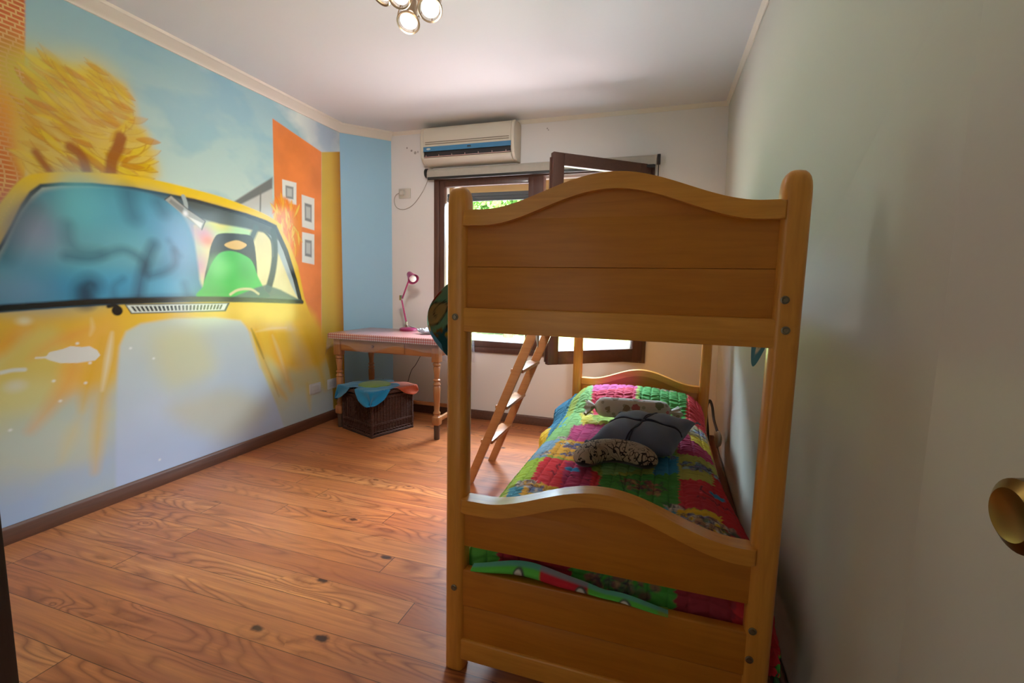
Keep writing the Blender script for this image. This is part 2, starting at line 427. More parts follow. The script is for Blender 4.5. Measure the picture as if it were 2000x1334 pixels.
for pts, w_, c, a_ in (([(0.314,0.898),(0.270,0.766),(0.207,0.668),(0.092,0.536)], .07, (214, 150, 66), .75), ([(0.440,0.969),(0.362,0.749),(0.315,0.587)], .06, (206, 158, 24), .85),
                     ([(0.499,0.993),(0.458,0.791),(0.401,0.565),(0.352,0.223)], .07, (206, 162, 40), .85), ([(0.491,0.994),(0.460,0.850),(0.419,0.674)], .028, (214, 206, 176), .9),
                     ([(0.120,0.897),(0.229,0.968),(0.395,1.031)], .05, (216, 140, 66), .5), ([(-0.028,0.918),(0.050,0.997),(0.132,1.051)], .06, (214, 140, 40), .6),
                     ([(0.394,1.082),(0.397,1.031),(0.382,0.989)], .02, (224, 196, 140), .7), ([(0.204,0.335),(0.258,0.459),(0.326,0.584)], .06, (196, 178, 120), .6),
                     ([(1.483,0.948),(1.564,0.613),(1.764,0.317)], .05, (206, 150, 40), .75), ([(1.629,0.895),(1.698,0.677),(1.825,0.393)], .07, (222, 150, 30), .75),
                     ([(1.826,0.921),(1.955,0.641),(2.068,0.343)], .12, (186, 170, 130), .7), ([(1.997,0.908),(2.131,0.616),(2.242,0.308)], .07, (206, 162, 30), .8),
                     ([(1.481,0.916),(1.631,0.928),(1.792,0.924)], .02, (226, 190, 120), .8), ([(1.639,0.873),(1.700,0.719),(1.772,0.492)], .03, (206, 190, 140), .7),
                     ([(1.440,0.943),(1.491,0.827),(1.544,0.699)], .020, (96, 88, 40), .85), ([(1.544,0.699),(1.612,0.542),(1.683,0.357)], .014, (150, 120, 50), .6),
                     ([(1.408,0.953),(1.456,0.791),(1.505,0.623)], .012, (216, 178, 60), .8), ([(2.007,0.403),(2.035,0.161)], .05, (206, 170, 20), .6)):
    P.line(pts, w_*.9, pc(*c), max(.02, w_*1.1), a_*.85, taper=True)
# chipped plaster patches
patch = [(0.177,0.890),(0.196,0.919),(0.253,0.928),(0.289,0.940),(0.339,0.929),(0.375,0.930),(0.410,0.903),(0.423,0.873),(0.396,0.847),(0.310,0.846),(0.238,0.856),(0.197,0.876)]
P.poly(patch, pc(206, 202, 192), .006)
P.line([(0.140,0.897),(0.177,0.895),(0.203,0.902)], .008, pc(206, 202, 192), .006); P.line([(0.005,0.844),(0.048,0.849),(0.092,0.845)], .018, pc(200, 200, 188), .01)
P.blob([(0.109,1.086)][0], .05, .035, pc(216, 206, 160), alpha=.9); P.blob([(0.052,0.770)][0], .07, .05, pc(200, 200, 190), alpha=.6)
for p in [(0.320,0.951),(0.371,0.837),(0.203,0.767),(0.223,0.656),(0.703,0.164),(0.342,0.730),(0.016,0.558),(0.709,0.815),(0.582,0.894)]: P.blob(p, .014, .012, pc(225, 222, 214), alpha=.9)
# windscreen
glass = [(-0.218,0.967),(-0.070,1.253),(0.033,1.421),(0.094,1.546),(0.139,1.649),(0.179,1.720),(0.223,1.765),(0.313,1.792),(0.452,1.818),(0.660,1.839),(0.838,1.840),(1.038,1.839),(1.225,1.824),(1.436,1.807),(1.623,1.780),(1.723,1.754),(1.833,1.568),(1.925,1.330),(1.982,1.133),(1.802,1.133),(1.400,1.147),(1.070,1.155),(0.826,1.158),(0.586,1.155),(0.332,1.146),(0.138,1.137),(0.024,1.130),(-0.147,1.090)]
P.poly(glass, pc(30, 34, 36), .012)
inner = [(-0.187,0.986),(-0.036,1.253),(0.068,1.459),(0.136,1.612),(0.185,1.696),(0.230,1.749),(0.311,1.773),(0.450,1.799),(0.653,1.817),(0.830,1.817),(1.029,1.811),(1.224,1.796),(1.425,1.775),(1.601,1.746),(1.690,1.722),(1.788,1.548),(1.878,1.329),(1.929,1.161),(1.592,1.167),(1.229,1.181),(0.827,1.177),(0.587,1.173),(0.334,1.168),(0.140,1.158),(0.026,1.152),(-0.145,1.113)]
P.poly(inner, lambda a, b: pc(148, 160, 158)*(.85+.3*fbm(a, b, 3, 3, 51, 4))[..., None], .010)
# pale view through the far side of the car
P.poly([(1.020,1.664),(1.180,1.712),(1.429,1.687),(1.619,1.701),(1.743,1.512),(1.864,1.265),(1.929,1.161),(1.034,1.173)], lambda a, b: pc(206, 196, 140)*(.85+.3*fbm(a, b, 5, 5, 61, 4))[..., None], .02)
P.poly([(1.046,1.668),(1.259,1.709),(1.474,1.677),(1.425,1.604),(1.133,1.575)], pc(150, 206, 150), .05, .8, smooth=True)
for p, r_, c in (([(1.090,1.619)][0], .10, (206, 130, 160)), ([(1.110,1.573)][0], .07, (226, 120, 90)), ([(1.055,1.397)][0], .12, (206, 140, 160)), ([(1.218,1.697)][0], .10, (216, 200, 90))):
    P.blob(p, r_*1.5, r_, pc(*c), alpha=.8)
# dark roof lining band
P.poly([(0.631,1.818),(0.830,1.824),(1.030,1.818),(1.224,1.803),(1.425,1.783),(1.602,1.754),(1.701,1.723),(1.744,1.635),(1.617,1.678),(1.430,1.694),(1.218,1.697),(1.031,1.719),(0.865,1.764),(0.714,1.793)], pc(52, 60, 54), .02, .95)
# far pillars
P.line([(1.522,1.705),(1.491,1.648),(1.471,1.608)], .05, pc(60, 76, 70), .02); P.line([(1.689,1.702),(1.698,1.550),(1.669,1.386),(1.616,1.243)], .06, pc(44, 60, 50), .015)
P.line([(1.598,1.691),(1.665,1.627),(1.675,1.508)], .02, pc(70, 80, 66), .01)
# soft blue rounded upholstery filling the near side of the car, no figure
P.poly([(-0.168,1.029),(-0.017,1.277),(0.076,1.460),(0.144,1.614),(0.201,1.697),(0.249,1.738),(0.379,1.779),(0.578,1.819),(0.745,1.817),(0.866,1.783),(0.947,1.720),(1.003,1.612),(1.030,1.464),(1.042,1.311),(1.038,1.180),(0.587,1.173),(0.223,1.163),(-0.129,1.117)], lambda a, b: pc(72, 136, 160)*(.60+.6*fbm(a, b, 2.2, 2.2, 71, 4))[..., None], .03, 1, smooth=True)
for p, rx, ry, c, a_ in (([(0.171,1.556)][0], .32, .26, (120, 140, 150), .7), ([(0.205,1.485)][0], .20, .22, (150, 140, 190), .45), ([(0.251,1.255)][0], .45, .22, (30, 130, 176), .8),
                         ([(0.541,1.300)][0], .35, .18, (60, 150, 196), .7), ([(0.466,1.676)][0], .30, .30, (96, 176, 196), .8), ([(0.372,1.688)][0], .16, .30, (110, 196, 206), .5),
                         ([(0.765,1.662)][0], .28, .26, (90, 164, 196), .8), ([(0.898,1.520)][0], .26, .34, (104, 160, 206), .75), ([(0.832,1.258)][0], .28, .16, (90, 170, 206), .8),
                         ([(0.448,1.425)][0], .45, .2, (110, 176, 190), .6), ([(0.080,1.254)][0], .3, .2, (120, 150, 180), .6), ([(0.637,1.497)][0], .3, .18, (120, 190, 206), .5)):
    P.blob(p, rx, ry, pc(*c)*.93, alpha=a_)
for pts, w_, a_ in (([(0.323,1.575),(0.324,1.496),(0.366,1.446),(0.461,1.443)], .05, .35), ([(0.630,1.804),(0.634,1.732),(0.654,1.665)], .07, .45), ([(0.755,1.514),(0.720,1.443),(0.669,1.303),(0.645,1.196)], .05, .7),
                  ([(0.307,1.415),(0.422,1.409),(0.580,1.469),(0.688,1.411),(0.696,1.350)], .04, .5), ([(0.879,1.486),(0.881,1.406),(0.822,1.355),(0.718,1.320)], .035, .55), ([(0.370,1.184),(0.372,1.242),(0.400,1.275),(0.417,1.267)], .07, .85),
                  ([(0.387,1.183),(0.385,1.228)], .06, .8), ([(0.933,1.276),(0.950,1.209)], .04, .4), ([(0.455,1.170),(0.673,1.187),(1.028,1.191)], .03, .6), ([(0.802,1.775),(0.830,1.718)], .06, .45),
                  ([(0.178,1.656),(0.122,1.550),(0.064,1.399)], .06, .4), ([(0.520,1.183),(0.517,1.256),(0.568,1.301)], .03, .35), ([(0.851,1.548),(0.917,1.457)], .03, .3)):
    P.line(pts, w_, pc(26, 50, 74), w_*1.3, a_)
# grey mirror hanging from the lining
P.poly([(0.841,1.798),(0.882,1.833),(0.984,1.764),(1.107,1.703),(1.077,1.641),(1.042,1.667),(0.916,1.747)], pc(150, 152, 146), .008)
P.poly([(0.880,1.808),(0.977,1.757),(0.961,1.722),(0.866,1.790)], pc(120, 122, 120), .012); P.line([(0.962,1.838),(0.976,1.789),(0.969,1.736)], .028, pc(150, 160, 160), .008)
P.poly([(0.982,1.718),(1.087,1.686),(1.070,1.650)], pc(210, 210, 202), .01)
P.blob([(0.969,1.733)][0], .03, .03, pc(224, 226, 220)); P.line([(0.841,1.798),(0.882,1.833),(0.984,1.764),(1.107,1.703),(1.077,1.641)], .006, pc(60, 62, 60), .006, smooth=False)
# black headrest and plain green rounded seat back
P.poly([(1.092,1.197),(1.119,1.470),(1.165,1.592),(1.223,1.634),(1.383,1.648),(1.481,1.632),(1.511,1.497),(1.514,1.263),(1.486,1.184)], pc(22, 30, 28), .010, smooth=True)
P.poly([(1.242,1.557),(1.302,1.588),(1.363,1.598),(1.432,1.574),(1.377,1.536),(1.299,1.533)], pc(206, 166, 90), .010, smooth=True)
P.poly([(1.046,1.184),(1.061,1.260),(1.097,1.347),(1.148,1.437),(1.207,1.497),(1.290,1.518),(1.384,1.503),(1.472,1.456),(1.522,1.341),(1.576,1.243),(1.592,1.175)], lambda a, b: pc(56, 176, 70)*(.8+.4*fbm(a, b, 3, 3, 81, 3))[..., None], .014, smooth=True)
P.blob([(1.201,1.404)][0], .16, .12, pc(120, 216, 120), alpha=.55); P.blob([(1.413,1.376)][0], .13, .13, pc(30, 140, 50), alpha=.5); P.blob([(1.151,1.218)][0], .2, .08, pc(40, 150, 60), alpha=.5)
# dashboard
P.poly([(1.499,1.255),(1.598,1.279),(1.741,1.239),(1.976,1.142),(1.401,1.155),(1.228,1.166)], pc(70, 96, 92), .02, .95)
P.line([(1.272,1.206),(1.343,1.239),(1.451,1.243),(1.520,1.208)], .018, pc(196, 190, 140), .01)
P.line([(-0.078,1.146),(0.140,1.158),(0.405,1.172),(0.732,1.176),(1.229,1.173),(1.976,1.133)], .035, pc(20, 24, 26), .012)
# wiper stub, air vent
P.line([(0.483,1.146),(0.520,1.148),(0.535,1.127)], .022, pc(24, 28, 30), .01); P.blob([(0.526,1.119)][0], .034, .034, pc(16, 20, 22), soft=.3)
v0 = [(0.566,1.156),(1.265,1.147),(1.228,1.085),(0.598,1.097)]
P.poly(v0, pc(60, 64, 60), .008); P.poly([(0.577,1.149),(1.244,1.140),(1.216,1.095),(0.604,1.103)], pc(206, 210, 200), .008)
q0, q1, q2, q3 = [np.array(p) for p in [(0.596,1.141),(1.214,1.134),(1.196,1.101),(0.616,1.110)]]
for k in range(24):
    u, v = (k+.14)/24, (k+.72)/24
    P.poly([tuple(q0+(q1-q0)*u), tuple(q0+(q1-q0)*v), tuple(q3+(q2-q3)*v), tuple(q3+(q2-q3)*u)], pc(30, 34, 34), .006)
bmask = mk.C[..., 0]*np.clip(1-np.abs(P.C-snap).sum(-1)*2.2, 0, 1)
V = np.stack([np.full(A_.shape, XL), A_, B_], -1)
mural = vmat('mural_paint', .15, .7, (9, .05, .004))
t = NT(mural); s = t.sep(t.obj()); row = t.math('FLOOR', t.math('DIVIDE', s[2], .0215)); fz_ = t.math('FRACT', t.math('DIVIDE', s[2], .0215))
fx_ = t.math('FRACT', t.math('ADD', t.math('DIVIDE', s[1], .046), t.math('MULTIPLY', t.math('SINE', t.math('MULTIPLY', row, 12.7)), 3.)))
mort_ = t.math('MAXIMUM', t.ramp(t.math('ABSOLUTE', t.math('SUBTRACT', fz_, .5)), [(.27, (0, 0, 0)), (.36, (1, 1, 1))]), t.ramp(t.math('ABSOLUTE', t.math('SUBTRACT', fx_, .5)), [(.40, (0, 0, 0)), (.45, (1, 1, 1))]))
ba_ = t.n('ShaderNodeAttribute', attribute_name='brickwork'); pa_ = t.n('ShaderNodeAttribute', attribute_name='paint')
t.l(t.mix(t.math('MULTIPLY', mort_, ba_.outputs['Fac']), pa_.outputs['Color'], tuple(pc(206, 166, 104))), t.b.inputs['Base Color'])
wl = grid_mesh('wall_left', V, np.clip(P.C*.93, 0, 1), mural, extra=bmask); struct(wl, 'left wall painted with a mural of a yellow car, yellow tree and orange building')

def wallmat(name, c, spots=(), rough=.62):
    m = mat(name, c, rough, spec=.35); t = NT(m)
    n = t.noise(t.obj(), 1.6, 3); col = t.mix(t.math('MULTIPLY', n, .12), c, tuple(x*.8 for x in c))
    f = t.noise(t.obj(), 60, 3)
    for (p, r, a) in spots:
        d = t.n('ShaderNodeVectorMath', operation='DISTANCE'); t.l(t.obj(), d.inputs[0]); d.inputs[1].default_value = p
        g = t.math('ADD', d.outputs['Value'], t.math('MULTIPLY', t.math('SUBTRACT', f, .5), r*1.2))
        k = t.math('LESS_THAN', g, r)
        col = t.mix(t.math('MULTIPLY', k, a), col, (.16, .12, .09))
    t.l(col, t.b.inputs['Base Color']); t.bump(t.noise(t.obj(), 35, 4), .10, .004); return m
def quad(name, pts, m, lab=None, k='structure', parent=None):
    b = B(); b.faces.new([b.verts.new(p) for p in pts]); me = bpy.data.meshes.new(name); b.to_mesh(me); b.free()
    o = new_obj(name, me, m, parent)
    if k: struct(o, lab)
    return o
CX, CY = -2.088, YB
m_cham = wallmat('blue_wall_paint', tuple(pc(126, 160, 178, 1.6)))
quad('wall_corner', [(XL, 2.52, 0), (CX, CY, 0), (CX, CY, HC), (XL, 2.52, HC)], m_cham, 'narrow light blue angled wall in the left back corner')
cream = (.78, .74, .71)
m_back = wallmat('white_wall_paint', cream, [((-1.86, YB, 2.60), .010, .7), ((-1.82, YB, 2.58), .014, .6), ((-1.79, YB, 2.585), .010, .5), ((-1.91, YB, 2.63), .007, .8),
                                             ((-.50, YB, 2.70), .006, .6), ((-.49, YB, 2.685), .005, .6)])
# back wall with the window opening
WX0, WX1, WZ0, WZ1 = -1.56, .37, .70, 2.31
b = B()
XRB = 1.12
T = .24
for x0, x1, z0, z1 in ((CX, WX0, 0, HC), (WX1, XRB, 0, HC), (WX0, WX1, 0, WZ0), (WX0, WX1, WZ1, HC)):
    box(b, x0, x1, YB, YB+T, z0, z1)
wb = obj('wall_back', b, m_back, smooth=False); struct(wb, 'cream white back wall around the window')
m_right = wallmat('right_wall_paint', (.60, .58, .51), [((XR, 1.70, 1.925), .006, .8), ((XR, 1.68, 1.90), .008, .7), ((XR, -.2, .98), .004, .7), ((XR, -.28, .62), .004, .7), ((XR, .25, .42), .004, .6)])
quad('wall_right', [(XR, YF, 0), (XR+.035, YB, 0), (XR-.035, YB, HC), (XR+.05, YF, HC)][::-1], m_right, 'plain off-white right wall')
quad('wall_front', [(XL, YF, 0), (XR+.06, YF, 0), (XR+.06, YF, HC), (XL, YF, HC)], mat('plain_wall_paint', (.50, .47, .42), .7), 'plain wall behind the viewer')
m_ceil = wallmat('ceiling_paint', (.74, .72, .71))
quad('ceiling', [(XL, YF, HC), (XR+.06, YF, HC), (XR+.06, YB, HC), (CX, YB, HC), (XL, 2.52, HC)], m_ceil, 'flat white ceiling')
# cornice
cor = mat('cornice_paint', tuple(pc(216, 206, 190, 1.1)), .6)
def run(name, pts, prof, m, lab=None, closed=False):
    """sweep a (in, up) profile along a floor-plan polyline; in = to the left of travel"""
    b = B(); rings = []
    pts = [Vector(p) for p in pts]
    for i, p in enumerate(pts):
        d0 = (p-pts[i-1]).normalized() if i else (pts[1]-p).normalized()
        d1 = (pts[i+1]-p).normalized() if i < len(pts)-1 else d0
        n0 = Vector((-d0.y, d0.x)); n1 = Vector((-d1.y, d1.x)); n = (n0+n1).normalized(); k = 1/max(.3, n.dot(n0))
        rings.append([b.verts.new((p.x+n.x*k*a, p.y+n.y*k*a, z)) for a, z in prof])
    for A, Q in zip(rings, rings[1:]):
        for j in range(len(prof)): b.faces.new((A[j], A[(j+1) % len(prof)], Q[(j+1) % len(prof)], Q[j]))
    b.faces.new(rings[0]); b.faces.new(rings[-1]); o = obj(name, b, m); struct(o, lab); return o
cp = [(0, HC-.075), (.010, HC-.075), (.014, HC-.062), (.022, HC-.055), (.045, HC-.022), (.056, HC-.016), (.060, HC), (0, HC)]
run('trim_1', [(CX, CY), (XL, 2.52), (XL, YF)], cp, cor, 'cream cornice along the top of the mural wall')
cps = [(0, HC-.03), (.006, HC-.03), (.012, HC-.02), (.024, HC-.006), (.026, HC), (0, HC)]
run('trim_2', [(XR-.03, CY), (CX, CY)], cps, cor, 'thin cornice along the top of the back wall')
run('trim_3', [(XR+.045, YF), (XR-.033, CY)], cps, cor, 'thin cornice along the top of the right wall')
skm = wood('baseboard_wood', (.125, .045, .022), (.07, .024, .012), rough=.42, axis='Y')
sp = [(0, 0), (.022, 0), (.022, .052), (.017, .060), (.017, .072), (.010, .082), (.006, .086), (0, .086)]
run('baseboard_left', [(CX, CY), (XL, 2.52), (XL, YF)], sp, skm, 'dark brown baseboard under the mural')
run('baseboard_back', [(XR+.03, CY), (CX, CY)], sp, skm, 'dark brown baseboard along the back wall')
run('baseboard_right', [(XR, YF), (XR+.03, CY)], sp, skm, 'dark brown baseboard along the right wall')

# floor: knotty pine boards running across the room
fm = mat('pine_floor', (.4, .17, .06), .3, spec=.4); t = NT(fm); s = t.sep(t.obj()); PW = .128
row = t.math('FLOOR', t.math('DIVIDE', s[1], PW))
def wnz(a, b_=0.):
    x = t.n('ShaderNodeTexWhiteNoise', noise_dimensions='3D'); t.l(t.comb(a, b_, 3.3), x.inputs['Vector']); return x.outputs['Value']
rr = wnz(row); xo = t.math('ADD', t.math('DIVIDE', s[0], 2.3), t.math('MULTIPLY', rr, 7.31)); colm = t.math('FLOOR', xo); pr = wnz(row, colm)
fy = t.math('FRACT', t.math('DIVIDE', s[1], PW)); fx = t.math('FRACT', xo)
gap = t.math('MAXIMUM', t.math('GREATER_THAN', t.math('ABSOLUTE', t.math('SUBTRACT', fy, .5)), .491), t.math('GREATER_THAN', t.math('ABSOLUTE', t.math('SUBTRACT', fx, .5)), .4992))
off = t.math('MULTIPLY', pr, 50.)
# knots bend the grain
vo = t.n('ShaderNodeTexVoronoi', feature='F1', voronoi_dimensions='2D'); vo.inputs['Scale'].default_value = 1.0; vo.inputs['Randomness'].default_value = 1
t.l(t.comb(t.math('ADD', t.math('MULTIPLY', s[0], 1.9), off), t.math('MULTIPLY', s[1], 3.6)), vo.inputs['Vector'])
vs = t.sep(vo.outputs['Color']); kd = t.math('ADD', t.math('MULTIPLY', vo.outputs['Distance'], t.math('SUBTRACT', 1.7, vs[1])), t.math('MULTIPLY', t.math('SUBTRACT', t.noise(t.obj(), 45, 3), .5), .05))
isk = t.math('GREATER_THAN', vs[0], .45)
swirl = t.math('MULTIPLY', t.math('MULTIPLY', t.math('POWER', 2.718, t.math('MULTIPLY', kd, -6.0)), isk), .9)
gv = t.comb(t.math('MULTIPLY', s[0], .9), t.math('ADD', t.math('MULTIPLY', s[1], 5.0), 0.), off)
ring = t.math('ADD', t.math('MULTIPLY', t.noise(gv, 1.0, 2.0, .4, .2), 20.), t.math('MULTIPLY', swirl, 4.))
lines = t.math('POWER', t.math('SUBTRACT', 1., t.math('ABSOLUTE', t.math('SINE', t.math('MULTIPLY', ring, PI)))), 1.3)
fine = t.noise(t.comb(t.math('MULTIPLY', s[0], 2.), t.math('MULTIPLY', s[1], 62.), off), 1.6, 4, .65)
streak = t.noise(t.comb(t.math('MULTIPLY', s[0], .5), t.math('MULTIPLY', s[1], 16.), off), 1.5, 3, .55)
region = t.noise(t.comb(t.math('MULTIPLY', s[0], .9), t.math('MULTIPLY', s[1], 4.), off), 1.3, 2)
basec = t.ramp(pr, [(0, (.40, .120, .030)), (.2, (.70, .265, .068)), (.4, (.54, .180, .046)), (.6, (.80, .335, .098)), (.8, (.62, .205, .052)), (1, (.42, .125, .034))])
c1 = t.mix(t.math('MULTIPLY', t.math('POWER', streak, 1.4), 1.5), basec, (.34, .095, .038))
c2 = t.mix(t.math('MULTIPLY', t.math('MULTIPLY', lines, .78), t.ramp(region, [(.40, (0, 0, 0)), (.56, (1, 1, 1))])), c1, (.15, .036, .012))
c3 = t.mix(t.ramp(fine, [(.38, (0, 0, 0)), (.68, (.62, .62, .62))]), c2, (.28, .085, .034))
core = t.math('MULTIPLY', t.ramp(kd, [(0, (1, 1, 1)), (.030, (1, 1, 1)), (.062, (0, 0, 0))]), t.math('MULTIPLY', isk, t.ramp(vs[1], [(.2, (.15,)*3), (.8, (1,)*3)])))
c4 = t.mix(core, c3, (.045, .016, .010)); c5 = t.mix(t.math('MULTIPLY', gap, .9), c4, (.05, .018, .008))
t.l(c5, t.b.inputs['Base Color'])
t.l(t.math('ADD', .23, t.math('MULTIPLY', fine, .18)), t.b.inputs['Roughness'])
t.bump(t.math('SUBTRACT', t.math('MULTIPLY', fine, .25), gap), .10, .002)
quad('floor', [(XL, YF, 0), (XR+.06, YF, 0), (XR+.06, YB, 0), (XL, YB, 0)], fm, 'varnished knotty pine board floor')

# ------------------------------------------------------------------ bunk bed
W = .84; L = 2.19
bedw = wood('bed_wood_boards', (.62, .225, .018), (.50, .160, .010), rough=.42, amt=.5, coat=.12)
bedp = wood('bed_wood_posts', (.78, .34, .05), (.62, .24, .03), rough=.36, amt=.5, coat=.2, axis='Z')
bedr = wood('bed_wood_rails', (.80, .35, .052), (.64, .25, .03), rough=.36, amt=.4, coat=.2)
brass = mat('dull_steel_bolt', (.30, .25, .17), .38, .9)
bed = thing('bunk_bed', 'honey brown wooden bunk bed with wavy topped end boards against the right wall', 'bunk bed')
def post(x, y, top, name='post'):
    b = B(); seg = 40; rings = []; r = .0345
    prof = [(.90, 0), (.98, .004), (1, .012)]+[(1, z) for z in (.4, .8, 1.2, top-.055)]+[(1-.5*(1-math.cos(a*PI/2/6))*.62-.02*a/6 if a < 6 else .62, top-.055+.034*math.sin(a*PI/2/6)) for a in range(1, 6)]
    prof = [(.90, 0), (.98, .004), (1, .012), (1, .4), (1, .8), (1, 1.2), (1, top-.060), (.985, top-.044), (.94, top-.030), (.86, top-.019), (.72, top-.010), (.52, top-.0035), (.28, top-.0005), (0, top)]
    for k, z in prof:
        if k == 0: rings.append([b.verts.new((x, y, z))]); continue
        R = []
        for i in range(seg):
            a = 2*PI*i/seg; c, s_ = math.cos(a), math.sin(a); n = 3.4
            q = (abs(c)**n+abs(s_)**n)**(-1/n); R.append(b.verts.new((x+r*k*q*c, y+r*k*q*s_, z)))
        rings.append(R)
    for A, Q in zip(rings, rings[1:]):
        for i in range(seg):
            j = (i+1) % seg
            if len(Q) == 1: b.faces.new((A[i], A[j], Q[0]))
            else: b.faces.new((A[i], A[j], Q[j], Q[i]))
    b.faces.new(rings[0][::-1]); return obj(name, b, bedp, bed, angle=50)
PY = .032
TOPZ = 1.605
posts = [post(-.036, PY, TOPZ), post(.876, PY, TOPZ), post(-.036, L+PY, TOPZ), post(.876, L+PY, TOPZ)]
def bell(x, amp, c=.42, half=.37):
    u = (x-c)/half
    return 0 if abs(u) >= 1 else amp*(.5*(1+math.cos(PI*u)))**.93
def cap(x0, x1, zb, amp, th, c, y0, y1, name='top_rail'):
    n = 56; xs = [x0+(x1-x0)*i/n for i in range(n+1)]
    top = [(x, zb+bell(x, amp, c)) for x in xs]; bot = [(x, zb-th+bell(x, amp*1.02, c)) for x in xs][::-1]
    b = B(); prism(b, top+bot, y0, y1, bev=.011, seg=4); return obj(name, b, bedr, bed, angle=40)
def arch_board(zb, zlow, amp, c, y0, y1, name='arched_board'):
    n = 56; xs = [-.012+(W+.024)*i/n for i in range(n+1)]
    b = B(); prism(b, [(x, zb+.018+bell(x, amp, c)) for x in xs]+[(xs[-1], zlow), (xs[0], zlow)], y0, y1, bev=.003, seg=2)
    return obj(name, b, bedw, bed, angle=40)
def end(yf, s_, lower_panel=True):
    """one end of the bed: yf is the outer face, s_ = +1 when the outer face looks towards -y"""
    def Y(a, b_): return tuple(sorted((yf+s_*a, yf+s_*b_)))
    cap(-.012, W+.012, 1.5295, .088, .046, .43, *Y(-.012, .045))
    arch_board(1.4845, 1.362, .088, .43, *Y(.012, .034))
    b = B(); box(b, -.012, W+.012, *Y(.012, .034), 1.225, 1.3618, .0035); obj('middle_board', b, bedw, bed)
    b = B(); box(b, -.012, W+.012, *Y(.002, .040), 1.1615, 1.2365, .004); obj('bottom_rail', b, bedr, bed)
    cap(-.012, W+.012, .6195, .090, .046, .44, *Y(-.012, .045))
    arch_board(.5745, .4508, .090, .44, *Y(.010, .034))
    b = B(); box(b, -.012, W+.012, *Y(.006, .040), .2385, .3699, .006, 3); obj('lower_board', b, bedw, bed)
    b = B(); box(b, -.012, W+.012, *Y(.010, .034), .112, .2383, .003); obj('lower_board', b, bedw, bed)
    b = B(); box(b, -.012, W+.012, *Y(.000, .040), .046, .1205, .006, 3); obj('bottom_rail', b, bedr, bed)
end(0, 1); end(L+2*PY, -1)
bedy = wood('bed_wood_side', (.54, .215, .030), (.44, .155, .018), rough=.36, axis='Y')
for x in (-.036, .876):
    for z0, z1, nm in ((1.165, 1.265, 'side_rail'), (.245, .36, 'side_rail')):
        b = B(); box(b, x-.013, x+.013, PY+.03, L+PY-.03, z0, z1, .005); obj(nm, b, bedy, bed)
for zz in (1.19, .27):
    for k in range(11):
        y = .14+k*.193; b = B(); box(b, -.022, .862, y, y+.07, zz, zz+.018, .003); obj('slat', b, bedy, bed)
for x, z in ((-.036, 1.207), (-.034, .305), (.873, 1.209), (.858, .385), (.856, .300), (.866, 1.285)):
    b = B()
    lathe(b, [(0, 0), (.0090, 0), (.0105, .002), (.0105, .004), (.0080, .005), (.0075, .0035), (.0055, .003), (.0045, .0055), (0, .006)], 20, Matrix.Translation((x, PY-.0335, z)) @ Matrix.Rotation(PI/2, 4, 'X'))
    obj('bolt', b, brass, bed)
# mattresses
mt = mat('mattress_ticking', (.55, .53, .5), .8)
b = B(); box(b, 0, W, .075, L-.02, .289, .455, .035, 4); tag(obj('mattress', b, mt), 'lower mattress under the patchwork quilt on the lower bunk', 'mattress')
b = B(); box(b, 0, W, .075, L-.02, 1.209, 1.335, .035, 4); tag(obj('mattress', b, mt), 'upper mattress inside the rails of the upper bunk', 'mattress')

# ------------------------------------------------------------------ patchwork quilt on the lower bunk
NU, NV = 330, 560
us = np.linspace(-.27, W+.24, NU); vs_ = np.linspace(-.20, L-.03, NV)
U, Vv = np.meshgrid(us, vs_)
def ss(a, b_, x): t_ = np.clip((x-a)/(b_-a), 0, 1); return t_*t_*(3-2*t_)
xe = np.clip(U, 0, W); ye = np.clip(Vv, 0, 9)
def qtop(x, y):
    z = .497+.010*np.sin(x*7+1)*np.sin(y*3.1)+.006*fbm(x, y, 7, 7, 2, 2)
    e = np.minimum(x, W-x); z = z-.038*(1-np.clip(e/.10, 0, 1))**2
    z = z-.05*(1-np.clip((y-.07)/.10, 0, 1))**2
    bul = ss(1.60, 1.86, y)*(1-ss(2.06, 2.17, y)*.8)*np.clip(np.sin(np.clip((x+.06)/(W+.12), 0, 1)*PI), 0, 1)**.42
    return z+.115*bul
Z = qtop(xe, ye)
dl = np.clip(-U, 0, 9); dr = np.clip(U-W, 0, 9); df = np.clip(-Vv, 0, 9)
fl = ss(1.05, 1.5, Vv)*(1-ss(2.02, 2.16, Vv)*.4)
X = xe - .006*np.minimum(dl/.02, 1) - .020*ss(0, .12, dl) - fl*.085*ss(0, .16, dl)*1.0 - .018*np.sin(Vv*14)*ss(.02, .2, dl)
fr = 1-ss(.35, 1.0, Vv)
X = X + .012*ss(0, .03, dr) + fr*.088*np.sin(np.clip(dr/.15, 0, 1)*PI*.5) + .008*np.sin(Vv*16)*ss(.05, .2, dr)
Yq = .072 + ye*1.0*(1-.072/(L-.03)) - .012*ss(0, .03, df)
Yq = Yq - fr*.0
drop = np.maximum(np.maximum(dl*(1-.35*fl), dr), df)
Z = Z - np.maximum(0, drop-.01)
rx = .058
g1 = np.abs(((U/rx) % 1)-.5)*2; g2 = np.abs(((Vv/rx) % 1)-.5)*2
puff = .0075*np.minimum(1-g1**6, 1-g2**6) + .0022*np.sin(Vv*170+3*np.sin(U*40))*(1-g2**4)
Z = Z + puff*np.where(drop > .02, 0, 1); X = X - puff*np.where(dl > .02, 1, 0) + puff*np.where(dr > .02, 1, 0); Yq = Yq - puff*np.where(df > .02, 1, 0)
